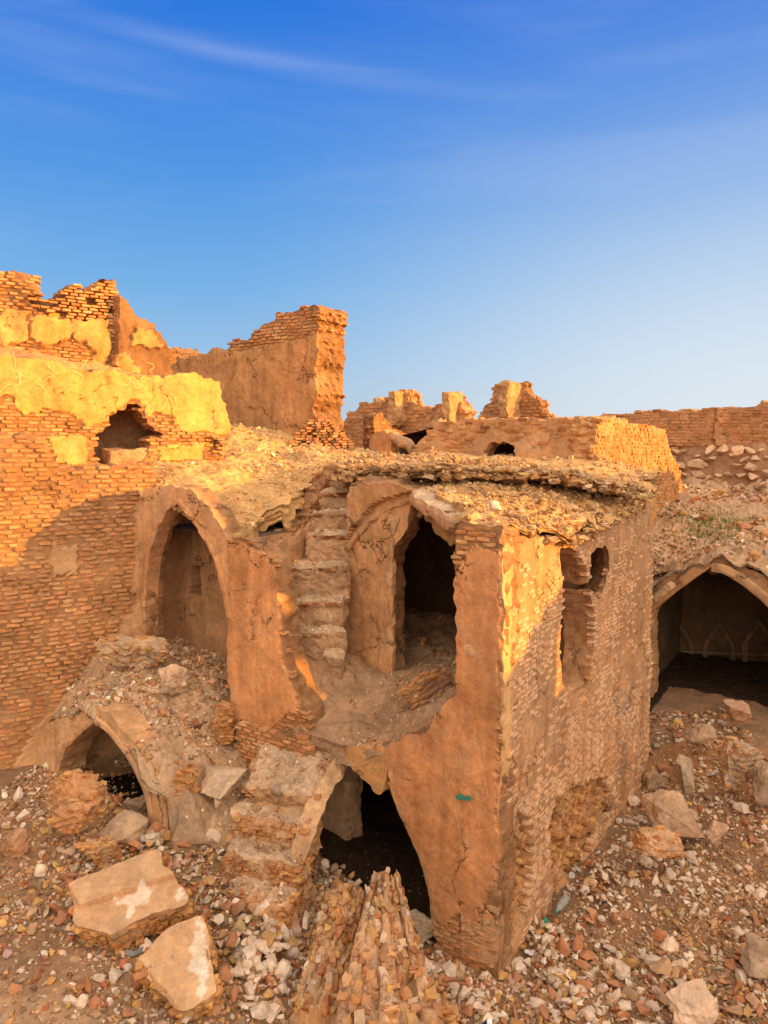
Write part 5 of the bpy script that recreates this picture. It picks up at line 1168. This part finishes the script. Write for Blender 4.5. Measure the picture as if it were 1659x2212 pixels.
# ------------------------------------------------------------------ rubble
def in_building(x, y, m=.05):
    a = (x - C0[0]) * FF.n[0] + (y - C0[1]) * FF.n[1]; b = (x - C0[0]) * FR.n[0] + (y - C0[1]) * FR.n[1]
    t = -a; end = (x - C0[0]) * u2[0] + (y - C0[1]) * u2[1]
    return (a < m) & (b < m) & (end < 5.3)
def scatter(n, x0, x1, y0, y1, size, dens, sd, clump=.5):
    r = np.random.default_rng(sd); x = r.uniform(x0, x1, n); y = r.uniform(y0, y1, n)
    keep = r.random(n) < dens(x, y) * np.clip(1 + clump * 1.6 * fbm(x, y, 0, 1.3, 3, sd), .05, 2)
    x, y = x[keep], y[keep]; s = np.clip(np.exp(r.normal(math.log(size), .42, len(x))), size * .4, size * 3.2)
    return x, y, s
def dens(x, y):
    d = np.ones_like(x) * .85
    d = np.where(in_building(x, y), 0, d)
    sand = np.exp(-(((x + 2.95) / .95) ** 2 + ((y - 5.55) / .65) ** 2)); d = d * (1 - .93 * sand)
    d = np.where((x < -1.6) & (y > 6.2), d * .6, d)
    d = np.where((x > 1.2) & (y < 8.0), 1.0, d); d = np.where((x > 2.0) & (y > 8.0), d * .6, d)
    path = np.exp(-(((x - 3.0) / .7) ** 2 + ((y - 8.2) / .9) ** 2)); d = d * (1 - .7 * path)
    fa_ = (x + 2.45) * FA.n[0] + (y - 8.17) * FA.n[1]; fs_ = (x + 2.45) * FA.d[0] + (y - 8.17) * FA.d[1]; d = np.where((fa_ < -.25) & (fs_ > -.1), 0, d)
    b = (x - FL.O[0]) * FL.n[0] + (y - FL.O[1]) * FL.n[1]; d = np.where(b < .05, 0, d)
    return d
px_, py_, ps_ = scatter(27000, -4.8, 6.2, 4.9, 12.8, .038, dens, 401)
qx, qy, qs = scatter(60000, -4.8, 5.6, 4.9, 11.5, .016, lambda x, y: np.clip(dens(x, y) + .15 * (~in_building(x, y)), 0, 1), 402, .6)
# the heap of pale stones before the buried arch and stones inside the mouths
def heap(px, py, z, rx, ry, n, size, sd, h=.15):
    r = np.random.default_rng(sd); c = at_z(px, py, z); a = r.normal(0, .5, (n, 2)); X_ = c[0] + a[:, 0] * rx; Y_ = c[1] + a[:, 1] * ry
    return X_, Y_, np.clip(np.exp(r.normal(math.log(size), .4, n)), .015, .12), h * np.exp(-(a ** 2).sum(1) * 1.2) * r.uniform(0, 1, n)
hp = [heap(300,1822,.95,.55,.25,220,.040,1), heap(420,1830,.9,.5,.3,200,.040,2), heap(690,1905,.35,.5,.35,160,.04,3,.2), heap(480,1990,.6,.35,.5,160,.035,4), heap(560,2060,.5,.45,.6,260,.05,5,.2), heap(1180,2060,.02,.3,.8,260,.045,6,.2), heap(1290,1900,.05,.5,.8,260,.035,7,.15), heap(900,2110,.05,.4,.5,200,.045,8,.1)]
hx = np.concatenate([h[0] for h in hp]); hy = np.concatenate([h[1] for h in hp]); hs = np.concatenate([h[2] for h in hp]); hh = np.concatenate([h[3] for h in hp])
k = ~in_building(hx, hy, 0) | (hx < .6); hx, hy, hs, hh = hx[k], hy[k], hs[k], hh[k]
AX = np.concatenate([px_, hx]); AY = np.concatenate([py_, hy]); AS = np.concatenate([ps_, hs]); AH = np.concatenate([np.zeros(len(px_)), hh])
AZ = ground(AX, AY) + AS * RNG.uniform(.05, .5, len(AX)) + AH
nS = len(AX); colr = pick(PAL_RUB, nS, .14) * .9
pale = fbm(AX, AY, 0, .8, 3, 77) + RNG.normal(0, .5, nS) > .78
pale[len(px_):] |= RNG.random(len(hx)) < .25
colr = np.where(pale[:, None], np.array([.62,.53,.45]) * RNG.uniform(.85, 1.15, (nS, 1)), colr)
# the ones that show largest become things of their own
sx, sy = proj(AX, AY, AZ); app = AS / np.hypot(AX, AY)
vis = (sx > 8) & (sx < 1650) & (sy < 2200) & (sy > 1500)
# not hidden by the slabs and wedges
for box in ((150,412,1845,2090),(290,480,1975,2212),(636,960,1900,2212),(470,760,1580,2025),(1430,1560,2110,2212),(926,998,2148,2212)):
    vis &= ~((sx > box[0]) & (sx < box[1]) & (sy > box[2]) & (sy < box[3]))
KEEP = [(pa + ax * .1)[:2], (pa + ax * .24)[:2], pa[:2], pc[:2], pe[:2], (pe + np.array([0, -.12, 0]))[:2], at_z(1146, 2050, .05)[:2], at_z(1230, 1900, .05)[:2]]
clr = np.ones(nS, bool)
for q in KEEP: clr &= np.hypot(AX - q[0], AY - q[1]) > .05 + AS
vis &= clr
order = np.argsort(-np.where(vis, app, 0)); big = order[:300]; rest = clr.copy(); rest[big] = False
mb = MB(); stones(mb, np.stack([AX, AY, AZ], 1)[rest], AS[rest], colr[rest])
n2 = len(qx); stones(mb, np.stack([qx, qy, ground(qx, qy) + qs * .3], 1), qs, pick(PAL_RUB, n2, .18) * .88)
o = mb.build('rubble', [M_RUB]); tag(o, 'loose rubble of small broken bricks and stones covering the ground', 'rubble', kind='stuff')
CN = [('pale', (.62,.52,.44)), ('ochre', (.52,.32,.13)), ('reddish', (.42,.19,.10)), ('brown', (.44,.29,.18))]
tmpl = {}
for ci, (cn, cc_) in enumerate(CN):
    for q in range(5):
        V, F = ROCKS[(q * 3 + ci) % len(ROCKS)]; bm = bmesh.new(); vs = [bm.verts.new(p) for p in V]
        for f in F: bm.faces.new([vs[z_] for z_ in f])
        bmesh.ops.subdivide_edges(bm, edges=bm.edges, cuts=2, use_grid_fill=True); bmesh.ops.triangulate(bm, faces=bm.faces); bm.verts.index_update()
        P = np.array([v.co[:] for v in bm.verts]); T = np.array([[v.index for v in f.verts] for f in bm.faces]); bm.free()
        P = P * (1 + .10 * fbm(P[:, 0] + q * 9, P[:, 1], P[:, 2], 3, 3, q + ci * 7))[:, None]
        m = MB(); m.add(P, T, np.array(cc_) * (1 + .15 * fbm(P[:, 0], P[:, 1], P[:, 2], 4, 3, 5))[:, None] * random.uniform(.9, 1.1))
        ob = m.build('rubble_stone', [M_RUB], None, origin=(0, 0, 0)); tmpl[(ci, q)] = ob
used = set(); cols = np.array([c[1] for c in CN])
def zone(x, y):
    if x > 1.3: return 'rubble field right of the building' 
    if x > -.9: return 'rubble between the wedges and the corner pillar' if x > .2 else 'rubble between the slabs and the ribbed wedges'
    return 'rubble on the left around the fallen slabs'
for id_ in big:
    ci = int(np.argmin(((cols - colr[id_]) ** 2).sum(1))); q = random.randrange(5); base = tmpl[(ci, q)]
    if (ci, q) in used: o = base.copy(); COL.objects.link(o)
    else: o = base; used.add((ci, q))
    o.location = (AX[id_], AY[id_], AZ[id_] + AS[id_] * .15); s = float(AS[id_]) * 1.1; o.scale = (s, s, s); o.rotation_euler = (random.gauss(0, .5), random.gauss(0, .5), random.uniform(0, 6.28))
    zn = zone(AX[id_], AY[id_]); o['label'] = f'{CN[ci][0]} angular stone lying in the {zn}'; o['category'] = 'stone'; o['group'] = f'{CN[ci][0]} stones, {zn}'
for kk, ob in tmpl.items():
    if kk not in used: bpy.data.objects.remove(ob)

# gravel on roof, terrace, slope and mound
def cover(fn, poly, n, size, col_pal, sd, amp=0):
    A = np.array(poly); r = np.random.default_rng(sd); x = r.uniform(A[:, 0].min(), A[:, 0].max(), n); y = r.uniform(A[:, 1].min(), A[:, 1].max(), n)
    k = pip(x, y, poly) & (r.random(n) < np.clip(.5 + 1.2 * fbm(x, y, 0, 1.2, 3, sd), .06, 1)); x, y = x[k], y[k]; s = np.clip(np.exp(r.normal(math.log(size), .5, len(x))), size * .4, size * 4)
    return x, y, fn(x, y) + s * .2, s, pick(col_pal, len(x), .14)
def shr(poly, k=.97):
    A = np.array(poly); c = A.mean(0); return [tuple(c + (q - c) * k) for q in A]
froof = [F2(FF,1078,1140,.0), F2(FR,1200,1160,-.02), F2(FR,1345,1092,-.02), P2(1290,1080,9.9), P2(1100,1056,9.5), P2(905,1060,9.6), P2(1005,1122,8.3)]
mb = MB()
for (fn, poly, n, size, pal_, sd, rg, seed_) in ((rooftop, froof, 11000, .020, PAL_ROOFR, 506, .09, 60), (rooftop, shr(rpoly), 30000, .022, np.array([[.56,.38,.20],[.50,.31,.15],[.58,.44,.28]]), 501, .09, 60), (terz, shr(tp), 9000, .017, PAL_RUB * .85, 502, .12, 70), (slopez, shr(spoly), 22000, .019, PAL_RUB * .95, 503, .12, 210), (mz, shr(mpoly), 16000, .040, PAL_RUB * .9, 504, .16, 190), (crusttop, shr(cpoly, .99), 7000, .024, PAL_ROOFR, 505, .07, 63)):
    x, y, z, s, c = cover(lambda x, y: fn(x, y) + fbm(x, y, 0, 2.2, 5, seed_ + 7, .6) * rg, poly, n, size, pal_, sd)
    stones(mb, np.stack([x, y, z], 1), s, c)
o = mb.build('gravel', [M_RUB]); tag(o, 'fine gravel and brick crumbs strewn over the roof, terrace and debris slopes', 'gravel', kind='stuff')
# ------------------------------------------------------------------ unseen wall added on the sun side to cast shadows
FO = Frame((14.0, 0.0), 0.0)
OW = thing('added_shadow_wall', 'unseen brick wall added beyond the right edge of the view to cast shadows', 'wall', (14.0, 4.0, 0.0))
op = [(-14,-.5),(-14,5.0),(-6,5.2),(1,5.2),(5.8,5.25),(6.0,5.4),(6.4,5.5),(6.7,5.65),(7.1,5.9),(7.6,6.05),(7.9,6.45),(8.03,7.0),(8.34,7.55),(8.6,7.65),(9.0,7.7),(9.3,7.2),(10.5,6.8),(13,6.6),(15,6.4),(16.5,6.2),(17.5,5.4),(18,-.5)]  # top profile shaped to lay the shadow edges on the ruin
wall('brickwork', FO, op, BR, OW, world=True, holes=[[(7.3,4.6),(7.8,4.6),(7.85,5.4),(7.6,5.65),(7.3,5.5)]], thick=.4, cell=.08, bw=.25, bh=.12, seed=600, jag=.10, edge_bricks=False)  # opening cut to aim a sunbeam at the left pier
# ------------------------------------------------------------------ light
SUN_AZ, SUN_EL = -5.0, 10.0     # azimuth measured from +X
a = math.radians(SUN_AZ); e = math.radians(SUN_EL)
sdir = Vector((math.cos(a) * math.cos(e), math.sin(a) * math.cos(e), math.sin(e)))
sd_ = bpy.data.lights.new('sun', 'SUN'); sd_.energy = 8.6; sd_.angle = math.radians(.6); sd_.color = (1.0, .46, .045)
so = bpy.data.objects.new('sun', sd_); COL.objects.link(so); so.rotation_euler = sdir.to_track_quat('Z', 'Y').to_euler(); so.location = (20, -5, 20)
w = bpy.data.worlds.new('World'); scene.world = w; w.use_nodes = True; t = w.node_tree; t.nodes.clear(); N = t.nodes; L = t.links
out = N.new('ShaderNodeOutputWorld'); bg = N.new('ShaderNodeBackground'); L.new(bg.outputs[0], out.inputs[0])
sky = N.new('ShaderNodeTexSky'); sky.sky_type = 'NISHITA'; sky.sun_disc = False; sky.sun_elevation = e; sky.sun_rotation = math.radians(90) - a
tc = N.new('ShaderNodeTexCoord'); sp = N.new('ShaderNodeSeparateXYZ'); L.new(tc.outputs['Generated'], sp.inputs[0])
def wm(op, a_, b_=None, c_=None):
    n = N.new('ShaderNodeMath'); n.operation = op
    for k_, q in enumerate((a_, b_, c_)):
        if q is None: continue
        if isinstance(q, (int, float)): n.inputs[k_].default_value = q
        else: L.new(q, n.inputs[k_])
    return n.outputs[0]
def wr(v, a_, b_, c_, d_):
    n = N.new('ShaderNodeMapRange'); n.interpolation_type = 'SMOOTHSTEP'; L.new(v, n.inputs[0])
    for k_, q in enumerate((a_, b_, c_, d_)): n.inputs[k_ + 1].default_value = q
    return n.outputs[0]
def wmix(f, a_, b_, typ='MIX'):
    n = N.new('ShaderNodeMix'); n.data_type = 'RGBA'; n.blend_type = typ
    for s_, q in ((0, f), (6, a_), (7, b_)):
        if isinstance(q, (int, float)): n.inputs[s_].default_value = q
        elif isinstance(q, tuple): n.inputs[s_].default_value = (*q, 1)
        else: L.new(q, n.inputs[s_])
    return n.outputs[2]
X_, Y_, Z_ = sp.outputs
cr = N.new('ShaderNodeValToRGB'); L.new(Z_, cr.inputs[0]); el = cr.color_ramp.elements
stops = [(0.0, (.50,.62,.72)), (.04, (.46,.61,.75)), (.10, (.36,.58,.84)), (.20, (.19,.46,.84)), (.32, (.09,.33,.82)), (.42, (.055,.25,.80)), (.50, (.012,.18,.76)), (.75, (.05,.17,.5)), (1.0, (.3,.3,.4))]
el[0].position = 0; el[0].color = (*stops[0][1], 1); el[1].position = 1; el[1].color = (*stops[-1][1], 1)
for p_, c_ in stops[1:-1]:
    q = el.new(p_); q.color = (*c_, 1)
base = cr.outputs[0]
# paler towards the sun side
side_f = wm('MULTIPLY', wr(X_, -.25, .50, 0, .95), wr(Z_, .0, .46, 1, .10))
base = wmix(side_f, base, (.80, .87, .94))
# thin cirrus
mp = N.new('ShaderNodeMapping'); mp.inputs['Rotation'].default_value = (0, math.radians(9), 0); mp.inputs['Scale'].default_value = (1.1, 1.0, 9.0); L.new(tc.outputs['Generated'], mp.inputs[0])
cn = N.new('ShaderNodeTexNoise'); cn.inputs['Scale'].default_value = 2.2; cn.inputs['Detail'].default_value = 6; cn.inputs['Roughness'].default_value = .5; cn.inputs['Distortion'].default_value = .4; L.new(mp.outputs[0], cn.inputs['Vector'])
line = wm('ABSOLUTE', wm('SUBTRACT', wm('ADD', Z_, wm('MULTIPLY', X_, .10)), wm('ADD', .418, wm('MULTIPLY', cn.outputs['Fac'], .012))))
streak = wm('MULTIPLY', wm('MULTIPLY', wr(line, 0, .016, 1, 0), wr(X_, -.5, -.2, .2, 1)), wr(X_, .0, .3, 1, 0))
line2 = wm('ABSOLUTE', wm('SUBTRACT', wm('ADD', Z_, wm('MULTIPLY', X_, .05)), .345))
streak2 = wm('MULTIPLY', wr(line2, 0, .03, .15, 0), wr(X_, -.45, -.25, 1, 0))
cl = wm('MULTIPLY', wm('ADD', streak, streak2), wr(cn.outputs['Fac'], .3, .65, .07, .19))
cl = wm('ADD', cl, wm('MULTIPLY', wr(cn.outputs['Fac'], .45, .75, 0, .14), wr(Z_, .1, .3, .3, 1)))
base = wmix(cl, base, (.55, .66, .95))
# unseen sky: warm fill glow added behind, beside and above the viewer
warmf = wm('MAXIMUM', wm('MAXIMUM', wr(Y_, .30, -.2, 0, 1), wr(X_, .62, .85, 0, 1)), wr(Z_, .62, .85, 0, .85))
gd = wm('ADD', wm('ADD', wm('MULTIPLY', X_, .22), wm('MULTIPLY', Y_, -.74)), wm('MULTIPLY', Z_, .63))
glow = wr(gd, .25, 1.0, 0, 1); rightg = wr(X_, .2, .95, 0, 1)
wcol = wmix(rightg, wmix(glow, (.42, .34, .27), (2.95, 2.35, 1.75)), (2.4, 1.95, 1.5))
base = wmix(warmf, base, wcol)
base = wmix(.08, base, wmix(1.0, sky.outputs[0], (.1, .1, .1), 'MULTIPLY'))
L.new(base, bg.inputs[0]); bg.inputs[1].default_value = 1.0
scene.view_settings.view_transform = 'Standard'; scene.view_settings.look = 'None'; scene.view_settings.exposure = 0
scene.render.engine = 'CYCLES'
try:
    scene.cycles.max_bounces = 6; scene.cycles.diffuse_bounces = 4
except Exception: pass
